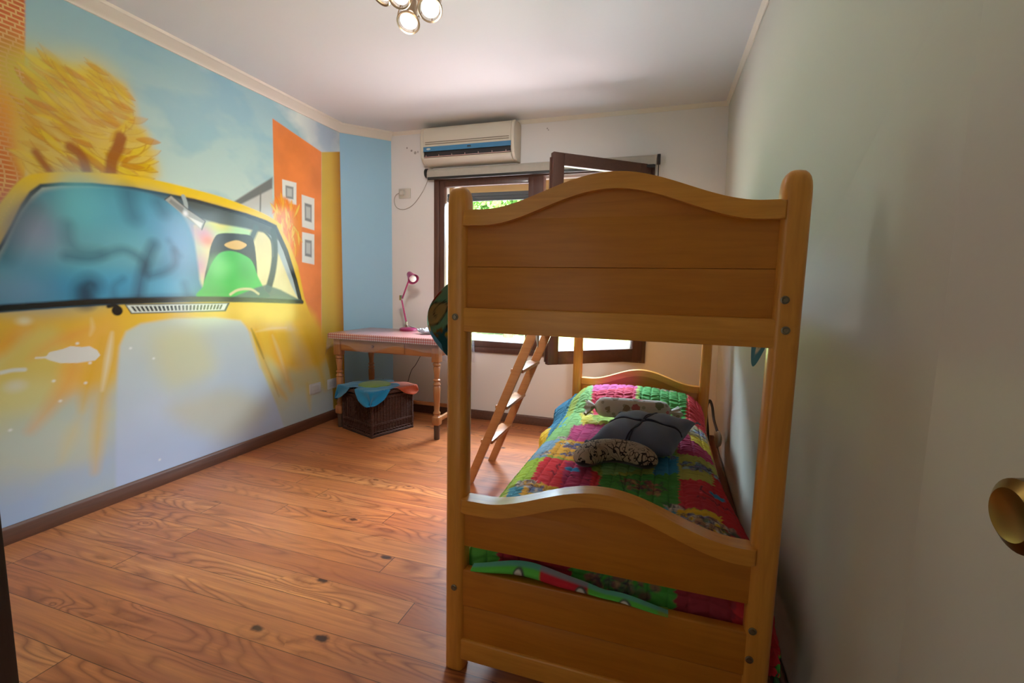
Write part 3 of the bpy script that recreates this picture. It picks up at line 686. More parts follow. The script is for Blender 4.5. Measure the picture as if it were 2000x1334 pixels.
# left part beyond the top edge (x<0) folds to its plan position for painting
zig = lambda q, f: np.abs(((q*f) % 1)-.5)*2-.5
Q = Paint(U, Vv, pc(150, 168, 60)); Q.C = pc(150, 172, 66)*(.9+.2*fbm(U, Vv, 8, 8, 4, 3))[..., None]
Q.A = U; Q.B = Vv*1.0
realA, realB = U.copy(), Yq*0+Vv*(1-.072/(L-.03))+.072
ZA, ZB = realA+.014*zig(realB, 34)+.004*zig(realB, 71), realB+.014*zig(realA, 31)+.004*zig(realA, 67)
Q.A, Q.B = ZA, ZB
GR, RD, MG, YL, BL, LG, TQ, YG, OR = (60, 140, 46), (196, 40, 52), (176, 52, 110), (224, 178, 30), (46, 140, 186), (130, 186, 110), (70, 140, 160), (176, 180, 84), (228, 168, 48)
patches = [
 ([(0.025,0.332),(0.066,0.460),(0.101,0.444),(0.281,0.429),(0.340,0.465),(0.322,0.210),(0.052,0.109)], OR), ([(0.063,0.016),(0.026,0.401),(0.082,0.408),(0.127,0.040)], TQ),
 ([(0.338,0.478),(0.594,0.422),(0.672,0.440),(0.665,0.307),(0.601,0.050),(0.369,-0.036),(0.303,0.313)], TQ), ([(0.366,0.475),(0.502,0.448),(0.594,0.422),(0.586,0.351),(0.450,0.345)], LG),
 ([(-0.016,1.043),(0.098,1.039),(0.089,0.775),(0.087,0.726),(-0.004,0.739)], (120, 160, 186)), ([(0.094,1.025),(0.235,1.058),(0.294,0.855),(0.253,0.745),(0.082,0.772)], OR),
 ([(0.100,1.380),(0.273,1.436),(0.325,1.082),(0.238,1.036),(0.119,1.047)], MG), ([(-0.012,1.319),(0.116,1.434),(0.100,1.380),(0.119,1.047),(0.005,1.051)], LG), ([(-0.002,1.588),(0.112,1.600),(0.129,1.408),(0.011,1.329)], (60, 150, 190)),
 ([(0.107,1.529),(0.268,1.480),(0.262,1.401),(0.116,1.387)], YG), ([(-0.016,0.734),(0.085,0.735),(0.081,0.625),(0.097,0.457),(0.028,0.430)], (160, 196, 60)),
 ([(0.085,0.735),(0.253,0.745),(0.362,0.634),(0.366,0.482),(0.227,0.422),(0.099,0.450),(0.081,0.625)], (214, 48, 56)), ([(0.187,0.719),(0.253,0.745),(0.313,0.681),(0.338,0.478),(0.227,0.422)], (180, 50, 96)),
 ([(0.361,0.642),(0.564,0.745),(0.677,0.780),(0.685,0.445),(0.594,0.422),(0.502,0.448),(0.366,0.482)], GR), ([(0.304,1.074),(0.577,1.280),(0.679,1.006),(0.586,0.856),(0.362,0.634)], LG), ([(0.565,0.951),(0.685,0.998),(0.674,0.779),(0.576,0.741)], BL),
 ([(0.680,1.047),(0.856,1.056),(0.877,0.755),(0.679,0.717)], YG), ([(0.679,1.399),(0.845,1.387),(0.862,1.048),(0.680,1.043)], (180, 44, 90)), ([(0.682,0.717),(0.877,0.752),(0.871,0.458),(0.672,0.438)], RD),
 ([(0.667,0.432),(0.866,0.456),(0.886,0.209),(0.743,0.156),(0.665,0.307)], YL), ([(0.660,0.316),(0.748,0.234),(0.827,0.061),(0.603,-0.021)], LG)]
for pts, c in patches: Q.poly(pts, (lambda a, b, c=c: pc(*c)*(.86+.28*fbm(a, b, 14, 14, 6, 3))[..., None]), .005)
for pts, c in (([(0.012,1.386),(0.091,2.202),(0.169,1.674),(0.138,1.338)], LG), ([(0.041,2.540),(0.406,2.705),(0.429,1.784),(0.313,1.657),(0.158,1.690)], (186, 66, 130)), ([(0.131,1.870),(0.416,1.993),(0.427,1.744),(0.172,1.598)], (196, 40, 70)),
               ([(0.406,2.705),(0.802,2.883),(0.770,2.100),(0.732,1.552),(0.451,1.774)], GR), ([(0.802,2.883),(0.955,2.179),(0.886,1.434),(0.732,1.568)], (190, 34, 34)), ([(0.737,1.586),(0.889,1.464),(0.890,1.132),(0.751,1.296)], (210, 186, 30)),
               ([(0.093,1.642),(0.169,1.674),(0.196,1.498),(0.154,1.345)], (196, 186, 60)), ([(0.731,1.622),(0.875,1.591),(0.859,1.393),(0.694,1.378)], (170, 156, 110))):
    Q.poly(pts, (lambda a, b, c=c: pc(*c)*(.86+.28*fbm(a, b, 14, 14, 6, 3))[..., None]), .005)
# side and end drapes
Q.poly([(-.40, 1.18), (-.012, 1.18), (-.012, 2.3), (-.40, 2.3)], pc(36, 112, 142), .006); Q.poly([(-.40, 1.18), (-.09, 1.20), (-.07, 1.50), (-.16, 1.62), (-.40, 1.6)], pc(216, 180, 24), .006)
for u0, u1, c in ((-.1, .10, (84, 170, 50)), (.10, .345, (176, 24, 42)), (.345, .66, (66, 160, 40)), (.66, .9, (150, 22, 36))):
    Q.poly([(u0, -.30), (u1, -.30), (u1, .115), (u0, .115)], pc(*c), .005)
Q.poly([(W+.06, -.3), (W+.4, -.3), (W+.4, .9), (W+.06, .9)], pc(60, 170, 40), .006); Q.poly([(W-.02, -.3), (W+.13, -.3), (W+.13, .9), (W-.02, .9)], pc(196, 28, 36), .006)
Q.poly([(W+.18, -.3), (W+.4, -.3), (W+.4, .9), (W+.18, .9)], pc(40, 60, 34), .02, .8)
# printed generic doodles: clusters of outlined scraps, a blue oval with a ring, a scribbled line
Q.A, Q.B = realA, realB
def doodle(c, r, cols, seed, n=26):
    g = random.Random(seed)
    for k in range(n):
        a = g.uniform(0, 2*PI); q = g.random()**.6*r; p = (c[0]+q*math.cos(a)*1.15, c[1]+q*math.sin(a)*.8)
        Q.blob(p, g.uniform(.010, .028), g.uniform(.008, .02), pc(*g.choice(cols)), g.uniform(0, 3), .5, .85)
    for k in range(int(n*.9)):
        a = g.uniform(0, 2*PI); q = g.random()**.6*r; p = (c[0]+q*math.cos(a)*1.15, c[1]+q*math.sin(a)*.8)
        d = g.uniform(0, PI); l_ = g.uniform(.012, .03)
        Q.line([p, (p[0]+l_*math.cos(d), p[1]+l_*math.sin(d)), (p[0]+l_*math.cos(d)+l_*.7*math.cos(d+1.3), p[1]+l_*math.sin(d)+l_*.7*math.sin(d+1.3))], .0035, pc(54, 36, 60), .005, .8)
brn, blu, wht = [(150, 96, 70), (176, 130, 90), (120, 70, 60), (96, 110, 70)], [(90, 120, 160), (130, 120, 170), (90, 90, 140), (150, 190, 200)], [(206, 196, 180), (190, 176, 160), (160, 140, 120)]
doodle([(0.536,0.596)][0], .085, brn, 1, 46); doodle([(0.181,0.956)][0], .062, blu, 2, 34); doodle([(0.200,0.818)][0], .05, blu, 3, 18); doodle([(0.778,0.895)][0], .075, blu, 4, 42)
doodle([(0.735,0.364)][0], .05, wht+blu, 5, 26); doodle([(0.795,0.336)][0], .07, brn+wht, 6, 38); doodle([(0.072,0.788)][0], .035, wht, 7, 12); doodle([(0.078,0.421)][0], .04, wht, 8, 14)
doodle([(0.134,0.387)][0], .035, blu+wht, 9, 14); doodle([(0.663,0.437)][0], .035, wht, 10, 14); doodle([(0.098,1.076)][0], .03, wht, 11, 12); doodle([(0.381,0.488)][0], .03, wht+blu, 12, 10)
doodle([(0.614,2.078)][0], .08, brn, 13, 36); doodle([(0.141,1.623)][0], .028, [(170, 160, 130), (90, 80, 70)], 14, 10); doodle([(0.725,1.581)][0], .03, wht, 15, 14); doodle([(0.788,1.526)][0], .07, wht+blu, 16, 30)
doodle((.50, .03), .09, brn, 17, 36); doodle((.50, -.04), .09, brn, 18, 30)
for p, r_ in (([(0.233,0.642)][0], 1), ([(0.823,0.635)][0], .9), ([(0.284,2.243)][0], .9)):
    Q.blob(p, .040*r_, .030*r_, pc(50, 140, 196), 0, .35); Q.line([(p[0]-.062*r_, p[1]+.035), (p[0]-.07*r_, p[1]), (p[0]-.05*r_, p[1]-.03), (p[0]-.02, p[1]-.036)], .006, pc(60, 24, 50), .006)
    x0 = p[0]-.09*r_; y0 = p[1]-.075
    Q.line([(x0+.014*k*r_, y0+(.009 if k % 2 else -.009)+.006*math.sin(k*2.1)) for k in range(14)], .004, pc(70, 24, 50), .005)
Q.line([[(0.432,0.694)][0], [(0.444,0.635)][0], [(0.462,0.553)][0], [(0.481,0.519)][0]], .004, pc(30, 60, 30), .005)
Q.line([(.16, .0), (.20, -.03), (.235, -.03), (.27, .0)], .007, pc(60, 10, 20), .006)
stitch_shade = np.maximum(np.clip((g1-.93)*12, 0, 1), np.clip((g2-.93)*12, 0, 1))[..., None]
Q.C = Q.C*(1-.40*stitch_shade)  # stitch lines, with the shade of the creases darkened into the colour
qm = vmat('printed_cotton', .85, .2, (260, .15, .002))
quilt = grid_mesh('patchwork_quilt', np.stack([X, Yq, Z], -1), np.clip(Q.C*.84+np.array((.030, .032, .042)), 0, 1), qm)  # pale bluish sheen mixed into the printed colours
tag(quilt, 'multicoloured patchwork quilt spread over the lower bunk', 'quilt')
# rolled hem of the quilt pushed over the lower end board
hu = np.linspace(.03, .64, 200); hv = np.linspace(0, 1, 22); HU, HV = np.meshgrid(hu, hv)
hh = .006+.010*np.clip((.64-HU)/.2, 0, 1)+.034*np.clip(np.sin((HU-.02)*PI/.44), 0, 1)*(HU < .46)+.010*np.clip(np.sin((HU-.44)*PI/.20), 0, 1)*(HU >= .44)
sag = .008*np.sin(HU*18)
hz = .372+hh*HV*1.25; hy = .040-.052*np.sin(HV*PI*.86)-.006*np.sin(HU*24)
HP = Paint(HU, HV*.1, pc(86, 176, 70))
HP.poly([(.27, -.1), (.42, -.1), (.40, .2), (.25, .2)], pc(180, 36, 50), .01); HP.poly([(.60, -.1), (.9, -.1), (.9, .2), (.62, .2)], pc(120, 150, 60), .01)
for p in ((.19, .05), (.39, .05), (.52, .05)): HP.blob(p, .022, .04, pc(70, 74, 70), 0, .3); HP.blob((p[0]-.002, p[1]), .014, .028, pc(190, 186, 176), 0, .3)
HP.poly([(.0, .085), (.9, .085), (.9, .2), (0, .2)], pc(90, 150, 160), .01, .7)
hm = grid_mesh('turned_hem', np.stack([HU, hy, hz], -1), np.clip(HP.C, 0, 1), qm, quilt); hm['label'] = 'turned up hem of the quilt showing over the lower end board'

# ------------------------------------------------------------------ dark teal quilt on the upper bunk
nu, nv = 150, 260
us = np.linspace(-.33, W+.20, nu); vs_ = np.linspace(.085, L-.03, nv); U2, V2 = np.meshgrid(us, vs_)
x2 = np.clip(U2, 0, W); dl = np.clip(-U2, 0, 9); dr = np.clip(U2-W, 0, 9)
e = np.minimum(x2, W-x2); Z2 = 1.352-.02*(1-np.clip(e/.08, 0, 1))**2+.008*fbm(U2, V2, 6, 6, 5, 3)+.06*ss(1.6, 1.8, V2)
cf = np.exp(-((V2-.17)/.15)**2)
Ln = .085+.20*cf; q = np.clip(dl/.33, 0, 1)
X2 = x2-.074*ss(0, .12, q)-cf*.135*np.sin(q*PI*.86)*1.0-.012*np.sin(V2*19)*q
Z2 = Z2-q*Ln
c2f = np.exp(-((V2-.36)/.17)**2); q2 = np.clip(dr/.20, 0, 1)
X2 = X2+.055*ss(0, .2, q2)-c2f*.03*q2; Z2 = Z2-q2*(.08+.195*c2f)
U2p = Paint(U2, V2, pc(26, 74, 92)); U2p.C = pc(34, 86, 110, 2.2)*(.8+.4*fbm(U2, V2, 10, 6, 8, 4))[..., None]
U2p.poly([(-.235, 0), (.2, 0), (.2, 2.3), (-.235, 2.3)], pc(104, 156, 146, 2.4), .01)
U2p.poly([(-.205, .14), (-.20, .2), (-.16, .23), (-.12, .22), (-.105, .17), (-.12, .12), (-.18, .11)], pc(206, 170, 132, 1.9), .008, smooth=True)
U2p.line([(-.205, .14), (-.20, .2), (-.16, .23), (-.12, .22), (-.105, .17), (-.12, .12), (-.18, .11), (-.205, .14)], .007, pc(30, 50, 60), .006)
U2p.line([(-.17, .19), (-.15, .17), (-.12, .17), (-.10, .19)], .006, pc(50, 40, 40), .006)
U2p.poly([(-.12, .05), (-.07, .05), (-.07, .11), (-.12, .11)], pc(140, 40, 50), .01)
for k in range(30): U2p.blob((-.243+rl.uniform(-.016, .016), .06+k*.012), .010, .010, pc(*rl.choice([(206, 180, 40), (50, 60, 50), (160, 120, 60)])), 0, .4)
U2p.poly([(W+.09, .1), (W+.14, .1), (W+.14, .28), (W+.09, .28)], pc(190, 176, 70), .01); U2p.poly([(W+.10, .26), (W+.16, .24), (W+.17, .36), (W+.11, .36)], pc(190, 184, 170), .01)
U2p.line([(W+.12, .27), (W+.15, .30), (W+.14, .35)], .014, pc(24, 40, 36), .01)
uq = grid_mesh('bed_cover', np.stack([X2, V2, Z2], -1), np.clip(U2p.C, 0, 1), vmat('teal_printed_cotton', .85, .2, (220, .15, .002)))
tag(uq, 'dark teal printed bed cover spilling over the side of the upper bunk', 'bed cover')

sv, sw = np.meshgrid(np.linspace(0, 2*PI, 30), np.linspace(0, 1, 14))
rad_s = .045*(1-sw)**.8+.004
hc = grid_mesh('hanging_corner', np.stack([-.112-.020*(1-sw)+rad_s*.5*np.cos(sv), 1.292+rad_s*np.sin(sv)*(1+.2*np.sin(sv*5)), 1.20-.245*sw], -1), None, mat('cream_cotton', (.60, .52, .44), .85), uq)
hc['label'] = 'cream corner of the cover hanging beside the ladder'

# ------------------------------------------------------------------ cushions on the lower bunk
def fabric(name, c, rough=.9, sc=400, bs=.25):
    m = mat(name, c, rough, spec=.2); t = NT(m)
    t.l(t.mix(t.math('MULTIPLY', t.noise(t.obj(), 18, 3), .45), c, tuple(x*.6 for x in c)), t.b.inputs['Base Color'])
    t.bump(t.noise(t.obj(), sc, 2), bs, .002); m.node_tree.nodes['Principled BSDF'].inputs['Sheen Weight'].default_value = .3; return m
grey = fabric('grey_felt', (.125, .155, .245)); cordm = fabric('navy_cord', (.022, .024, .05))
cu = thing('cushion', 'grey square cushion tied crosswise with dark cord in the middle of the lower bunk', 'cushion', (.512, 1.075, .585), math.radians(-18))
cu.rotation_euler = (math.radians(7), math.radians(-2), math.radians(-17))
def cush_z(a, b_, h, dent=True):
    z = h*max(0, 1-abs(a)**3.2)**.55*max(0, 1-abs(b_)**3.2)**.55
    if dent: z *= 1-.07*math.exp(-(a/.06)**2)-.07*math.exp(-(b_/.06)**2)
    return z
b = B(); n = 44; wx, wy, h = .205, .215, .066
def cpos(a, b_, sgn, lift=0):
    pin = 1-.075*(1-abs(a)**2)*abs(b_)**3-.0; pin2 = 1-.075*(1-abs(b_)**2)*abs(a)**3
    return Vector((a*wx*pin2, b_*wy*pin, sgn*(cush_z(a, b_, h)+lift)+.004*math.sin(a*9+b_*7)))
for sgn in (1, -1):
    vv = [[b.verts.new(cpos(-1+2*i/n, -1+2*j/n, sgn)) for i in range(n+1)] for j in range(n+1)]
    for j in range(n):
        for i in range(n):
            b.faces.new((vv[j][i], vv[j][i+1], vv[j+1][i+1], vv[j+1][i]))
bmesh.ops.remove_doubles(b, verts=b.verts, dist=.0008)
obj('cushion_cover', b, grey, cu, angle=80)
b = B()
for ax in (0, 1):
    for off in (-.012, .012):
        pts = []
        for i in range(41):
            s_ = -1+2*i/40; w_ = off*2.2*math.sin(s_*5+ax)+off
            a_, b__ = (s_, w_) if ax else (w_+.06*s_, s_)
            p = cpos(max(-1, min(1, a_)), max(-1, min(1, b__)), 1); p.z += .003; pts.append(p)
        tube(b, pts, .0034, 8)
b.verts.ensure_lookup_table(); lathe(b, [(0, .008), (.008, .006), (.011, 0), (.008, -.006), (0, -.008)], 14, Matrix.Translation(cpos(0, 0, 1)+Vector((0, 0, .003))))
obj('cord', b, cordm, cu)
for k, (sx, sy) in enumerate(((-1, -1), (1, -1), (1, 1), (-1, 1))):
    b = B()
    for j in range(5):
        a = math.atan2(sy, sx)+(j-2)*.35; c0 = Vector((sx*wx*.985, sy*wy*.985, 0))
        tube(b, [c0, c0+Vector((math.cos(a)*.012, math.sin(a)*.012, .003)), c0+Vector((math.cos(a)*.022, math.sin(a)*.022, -.006))], .0022, 6)
    obj('corner_tassel', b, grey, cu)

# kidney shaped cushion: bent tube, cream printed top, black base
kc = (.425, .735)
arc = []
for i in range(33):
    s_ = -1+2*i/32; a = math.radians(104)-s_*math.radians(88)
    arc.append(Vector((.436+.142*math.cos(a)-.012, .640+.165*math.sin(a), 0)))
prof_r = [max(.02, 1-abs(-1+2*i/32)**4.2)**.5 for i in range(33)]
bt, bb = B(), B(); seg = 40; rings = []
N = len(arc)
def kring(i, k):
    d = (arc[min(i+1, N-1)]-arc[max(i-1, 0)]).normalized(); n = Vector((-d.y, d.x, 0)); a = 2*PI*k/seg
    rr_ = prof_r[i]; return arc[i]+n*math.cos(a)*.066*rr_+Vector((0, 0, math.sin(a)*.052*rr_))
P0 = [[kring(i, k) for k in range(seg)] for i in range(N)]
def ktop(co): return co.z > -.012
for tgt, test in ((bt, True), (bb, False)):
    vm = {}
    def gv_(i, k):
        k %= seg
        if (i, k) not in vm: vm[(i, k)] = tgt.verts.new(P0[i][k])
        return vm[(i, k)]
    for i in range(N-1):
        for k in range(seg):
            zc = (P0[i][k].z+P0[i+1][(k+1) % seg].z)/2
            up_ = (k < seg*.55+1) or (k >= seg*.95)
            if up_ == test: tgt.faces.new((gv_(i, k), gv_(i, k+1), gv_(i+1, k+1), gv_(i+1, k)))
    for i in (0, N-1):
        if not test: tgt.faces.new([gv_(i, k) for k in range(seg)])
km = mat('line_printed_cream', (.42, .34, .26), .85); t = NT(km)
nz = t.noise(t.mapped(t.obj(), (1, 1, .6)), 22, .6, .4, 1.0)
fr_ = t.math('ABSOLUTE', t.math('SUBTRACT', t.math('FRACT', t.math('MULTIPLY', nz, 6)), .5)); ln = t.math('LESS_THAN', fr_, .07)
vn = t.n('ShaderNodeTexVoronoi', feature='DISTANCE_TO_EDGE'); vn.inputs['Scale'].default_value = 40; t.l(t.mapped(t.obj(), (1, .6, .5)), vn.inputs['Vector'])
l2 = t.math('LESS_THAN', vn.outputs['Distance'], .055)
big = t.math('GREATER_THAN', t.noise(t.obj(), 14, 1), .53)
allm = t.math('MAXIMUM', ln, t.math('MULTIPLY', l2, big))
t.l(t.mix(allm, (.43, .35, .27), (.018, .014, .016)), t.b.inputs['Base Color'])
kt = thing('kidney_cushion', 'cream kidney shaped cushion with black hand line print and black base', 'cushion', (0, 0, .564))
obj('printed_top', bt, km, kt, angle=80); obj('black_base', bb, fabric('black_fleece', (.012, .011, .013)), kt, angle=80)

# bolster wrapped like a sweet
bm_ = mat('floral_cotton', (.56, .50, .44), .85); t = NT(bm_)
v1 = t.n('ShaderNodeTexVoronoi'); v1.inputs['Scale'].default_value = 15; t.l(t.obj(), v1.inputs['Vector'])
d = t.math('ADD', v1.outputs['Distance'], t.math('MULTIPLY', t.noise(t.obj(), 60, 2), .35)); cs_ = t.sep(v1.outputs['Color'])
fl_ = t.math('MULTIPLY', t.math('LESS_THAN', d, .56), t.math('GREATER_THAN', cs_[0], .2))
hue = t.ramp(cs_[1], [(0, (.40, .07, .09)), (.4, (.45, .15, .12)), (.45, (.16, .20, .09)), (1, (.26, .15, .08))])
v2 = t.n('ShaderNodeTexVoronoi'); v2.inputs['Scale'].default_value = 30; t.l(t.obj(), v2.inputs['Vector'])
lf = t.math('MULTIPLY', t.math('LESS_THAN', v2.outputs['Distance'], .33), t.math('GREATER_THAN', t.sep(v2.outputs['Color'])[0], .55))
t.l(t.mix(t.math('MULTIPLY', fl_, .9), t.mix(t.math('MULTIPLY', lf, .6), (.56, .51, .45), (.20, .19, .10)), hue), t.b.inputs['Base Color'])
bo = thing('bolster_cushion', 'cream floral bolster with gathered ends lying before the pillow bulge', 'bolster', (.425, 1.530, .584), math.radians(5))
b = B(); lathe(b, [(.012, -.225), (.030, -.215), (.052, -.195), (.060, -.165), (.062, 0), (.060, .165), (.052, .195), (.030, .215), (.012, .225)], 36, axis='X'); obj('roll', b, bm_, bo, angle=60)
for s_ in (-1, 1):
    b = B(); rings = []
    for j in range(8):
        q = j/7; R = []
        for i in range(48):
            a = 2*PI*i/48; r_ = (.012+.046*q**.8)*(1+.22*q*math.sin(a*7+q*2))
            R.append(b.verts.new((s_*(.222+.055*q+.010*math.sin(a*5)*q), r_*math.cos(a), r_*math.sin(a)*.72-.012*q)))
        rings.append(R)
    for A, C_ in zip(rings, rings[1:]):
        for i in range(48): b.faces.new((A[i], A[(i+1) % 48], C_[(i+1) % 48], C_[i]))
    obj('gathered_end', b, bm_, bo, angle=80)

# ------------------------------------------------------------------ ladder
lw = wood('ladder_wood', (.50, .20, .065), (.40, .14, .04), rough=.35, coat=.2)
la = thing('bunk_ladder', 'orange brown wooden ladder leaning on the side of the upper bunk', 'ladder', (-.60, 1.65, 0))
tilt = math.atan2(.505, 1.24)
for y in (-.216, .216):
    b = B(); box(b, -.031, .031, y-.013, y+.013, 0, 1.350, .005, 2); bmesh.ops.transform(b, matrix=Matrix.Rotation(tilt, 4, 'Y'), verts=b.verts)
    for v in b.verts:
        if v.co.z < .018: v.co.z = 0
    obj('side_rail', b, lw, la)
for z in (.29, .53, .775, 1.02):
    b = B(); x = z*math.tan(tilt); box(b, x-.043, x+.040, -.204, .204, z-.011, z+.011, .003); obj('rung', b, lw, la)

# ------------------------------------------------------------------ desk
dw = wood('desk_wood', (.40, .155, .05), (.29, .10, .03), rough=.4, coat=.15)
dwz = wood('desk_leg_wood', (.40, .155, .05), (.29, .10, .03), rough=.4, coat=.15, axis='Z')
foot = wood('worn_dark_foot', (.075, .038, .022), (.05, .025, .014), rough=.6, axis='Z')
DX0, DX1, DY0, DY1 = -2.245, -1.115, 2.08, 2.705
desk = thing('wooden_desk', 'small wooden desk with turned legs and one drawer in the back left corner', 'desk', ((DX0+DX1)/2, (DY0+DY1)/2, 0))
ox, oy = (DX0+DX1)/2, (DY0+DY1)/2
def dl_(b): bmesh.ops.transform(b, matrix=Matrix.Translation((-ox, -oy, 0)), verts=b.verts); return b
for lx in (DX0+.062, DX1-.092):
    for ly in (DY0+.068, DY1-.075):
        b = B(); box(b, lx-.034, lx+.034, ly-.034, ly+.034, .665, .812, .004)
        lathe(b, [(.022, .13), (.030, .205), (.024, .215), (.031, .225), (.031, .235), (.022, .245), (.024, .30), (.029, .40), (.030, .455), (.022, .465), (.031, .472), (.031, .482), (.022, .492), (.021, .50), (.030, .508), (.030, .516), (.021, .524), (.023, .56), (.030, .62), (.024, .63), (.033, .638), (.033, .652), (.026, .66), (.026, .67)], 28, center=(lx, ly, 0))
        box(b, lx-.036, lx+.036, ly-.036, ly+.036, .125, .205, .016, 4)
        lg = obj('leg', dl_(b), dwz, desk, angle=45)
        b = B(); lathe(b, [(.0, 0), (.022, 0), (.025, .01), (.024, .06), (.026, .10), (.024, .128), (0, .128)], 20, center=(lx, ly, 0)); f_ = obj('foot', dl_(b), foot, lg); f_['label'] = 'dark worn foot of the desk leg'
b = B(); box(b, DX0+.01, DX1-.01, DY0+.012, DY1-.012, .812, .846, .006); obj('table_top', dl_(b), dw, desk)
lx0, lx1, ly0, ly1 = DX0+.062, DX1-.092, DY0+.068, DY1-.075
b = B(); box(b, lx0+.03, lx1-.03, ly0-.022, ly0, .708, .812, .002); box(b, lx0+.03, lx1-.03, ly1, ly1+.02, .708, .812, .002)
for x in (lx0, lx1): box(b, x-.012, x+.012, ly0+.03, ly1-.03, .708, .812, .002)
obj('apron', dl_(b), dw, desk)
b = B(); box(b, -2.135, -1.50, ly0-.033, ly0-.018, .716, .806, .004); dr_ = obj('drawer', dl_(b), wood('drawer_wood', (.43, .18, .055), (.32, .11, .035), rough=.4), desk)
b = B(); lathe(b, [(0, -.026), (.009, -.025), (.013, -.019), (.012, -.012), (.006, -.008), (.006, 0), (0, 0)], 18, Matrix.Translation((-1.80, ly0-.033, .765)) @ Matrix.Rotation(-PI/2, 4, 'X')); obj('knob', dl_(b), wood('knob_wood', (.22, .09, .03), (.15, .06, .02)), dr_)
b = B(); box(b, lx1-.014, lx1+.014, ly0+.02, ly1-.02, .145, .185, .006); box(b, lx0-.014, lx0+.014, ly0+.02, ly1-.02, .145, .185, .006); box(b, lx0+.02, lx1-.02, ly1-.012, ly1+.012, .148, .182, .006)
obj('stretcher', dl_(b), dw, desk)
# gingham cloth
gm = mat('red_gingham', (.6, .3, .3), .30, spec=.5, coat=.6); t = NT(gm); s = t.sep(t.obj())
gx = t.math('GREATER_THAN', t.math('FRACT', t.math('MULTIPLY', t.math('ADD', s[0], t.math('MULTIPLY', s[2], 0.)), 48)), .5)
gy = t.math('GREATER_THAN', t.math('FRACT', t.math('MULTIPLY', t.math('ADD', s[1], s[2]), 48)), .5)
gsum = t.math('MULTIPLY', t.math('ADD', gx, gy), .5)
t.l(t.ramp(gsum, [(0, (.62, .50, .48)), (.5, (.52, .17, .15)), (1, (.42, .04, .035))]), t.b.inputs['Base Color'])
b = B(); box(b, DX0, DX1, DY0, DY1, .8465, .866, .009, 4)
for (x0, x1, y0, y1) in ((DX0, DX1, DY0, DY0+.007), (DX0, DX0+.007, DY0+.007, DY1), (DX1-.007, DX1, DY0+.007, DY1)): box(b, x0, x1, y0, y1, .815, .858, .003)
tag(obj('tablecloth', b, gm), 'red and white gingham cloth stretched over the desk top', 'tablecloth')
# clear plastic sheet hanging from the desk edges
pm = bpy.data.materials.new('clear_plastic'); pm.use_nodes = True; nt = pm.node_tree; nt.nodes.clear()
o_ = nt.nodes.new('ShaderNodeOutputMaterial'); mx = nt.nodes.new('ShaderNodeMixShader'); tr = nt.nodes.new('ShaderNodeBsdfTransparent'); gl = nt.nodes.new('ShaderNodeBsdfPrincipled')
tr.inputs[0].default_value = (.93, .93, .95, 1); gl.inputs['Base Color'].default_value = (.62, .60, .66, 1); gl.inputs['Roughness'].default_value = .16; gl.inputs['Specular IOR Level'].default_value = 1
mx.inputs[0].default_value = .13; nt.links.new(tr.outputs[0], mx.inputs[1]); nt.links.new(gl.outputs[0], mx.inputs[2]); nt.links.new(mx.outputs[0], o_.inputs[0])
def skirt(p0, p1, depth, seed, nrm, par, name='plastic_drape'):
    n_, m_ = 60, 12; V_ = np.zeros((m_, n_, 3)); g = random.Random(seed); ph = [g.uniform(0, 6) for _ in range(4)]
    for i in range(n_):
        q = i/(n_-1); dd = depth*(.62+.38*math.sin(q*9+ph[0])*math.sin(q*4+ph[1])+.35*math.exp(-(q/.10)**2)+.35*math.exp(-((q-1)/.10)**2))
        for j in range(m_):
            f = j/(m_-1); out_ = .006+.022*f*(.5+.5*math.sin(q*34+ph[2]+f*1.5))+.010*f
            V_[j, i] = (p0[0]+(p1[0]-p0[0])*q+nrm[0]*out_, p0[1]+(p1[1]-p0[1])*q+nrm[1]*out_, .858-dd*f)
    return grid_mesh(name, V_, None, pm, par)
ps = thing('plastic_sheet', 'clear plastic sheet hanging crumpled from the edges of the gingham desk top', 'plastic sheet', (0, 0, 0))
skirt((DX0, DY0, 0), (DX1, DY0, 0), .145, 3, (0, -1), ps); skirt((DX0, DY1, 0), (DX0, DY0, 0), .20, 5, (-1, 0), ps); skirt((DX1, DY0, 0), (DX1, DY1, 0), .22, 8, (1, 0), ps); skirt((DX1, DY1, 0), (DX0, DY1, 0), .30, 11, (0, 1), ps)
# crumpled clear bag on the desk
b = B(); bmesh.ops.create_icosphere(b, subdivisions=4, radius=1)
for v in b.verts:
    k = 1+.35*(math.sin(v.co.x*7+1)*math.cos(v.co.y*6)+.4*math.sin(v.co.z*13+v.co.x*11)); v.co = Vector((v.co.x*.085*k, v.co.y*.06*k, (v.co.z+1)*.020*k))
    v.co.z = max(v.co.z, .001)
bmesh.ops.transform(b, matrix=Matrix.Translation((-1.44, 2.42, .868)), verts=b.verts)
wp = mat('white_film', (.72, .74, .82), .18, spec=.8); tag(obj('plastic_bag', b, wp, angle=25), 'crumpled white plastic bag lying on the desk to the right of the lamp', 'bag')

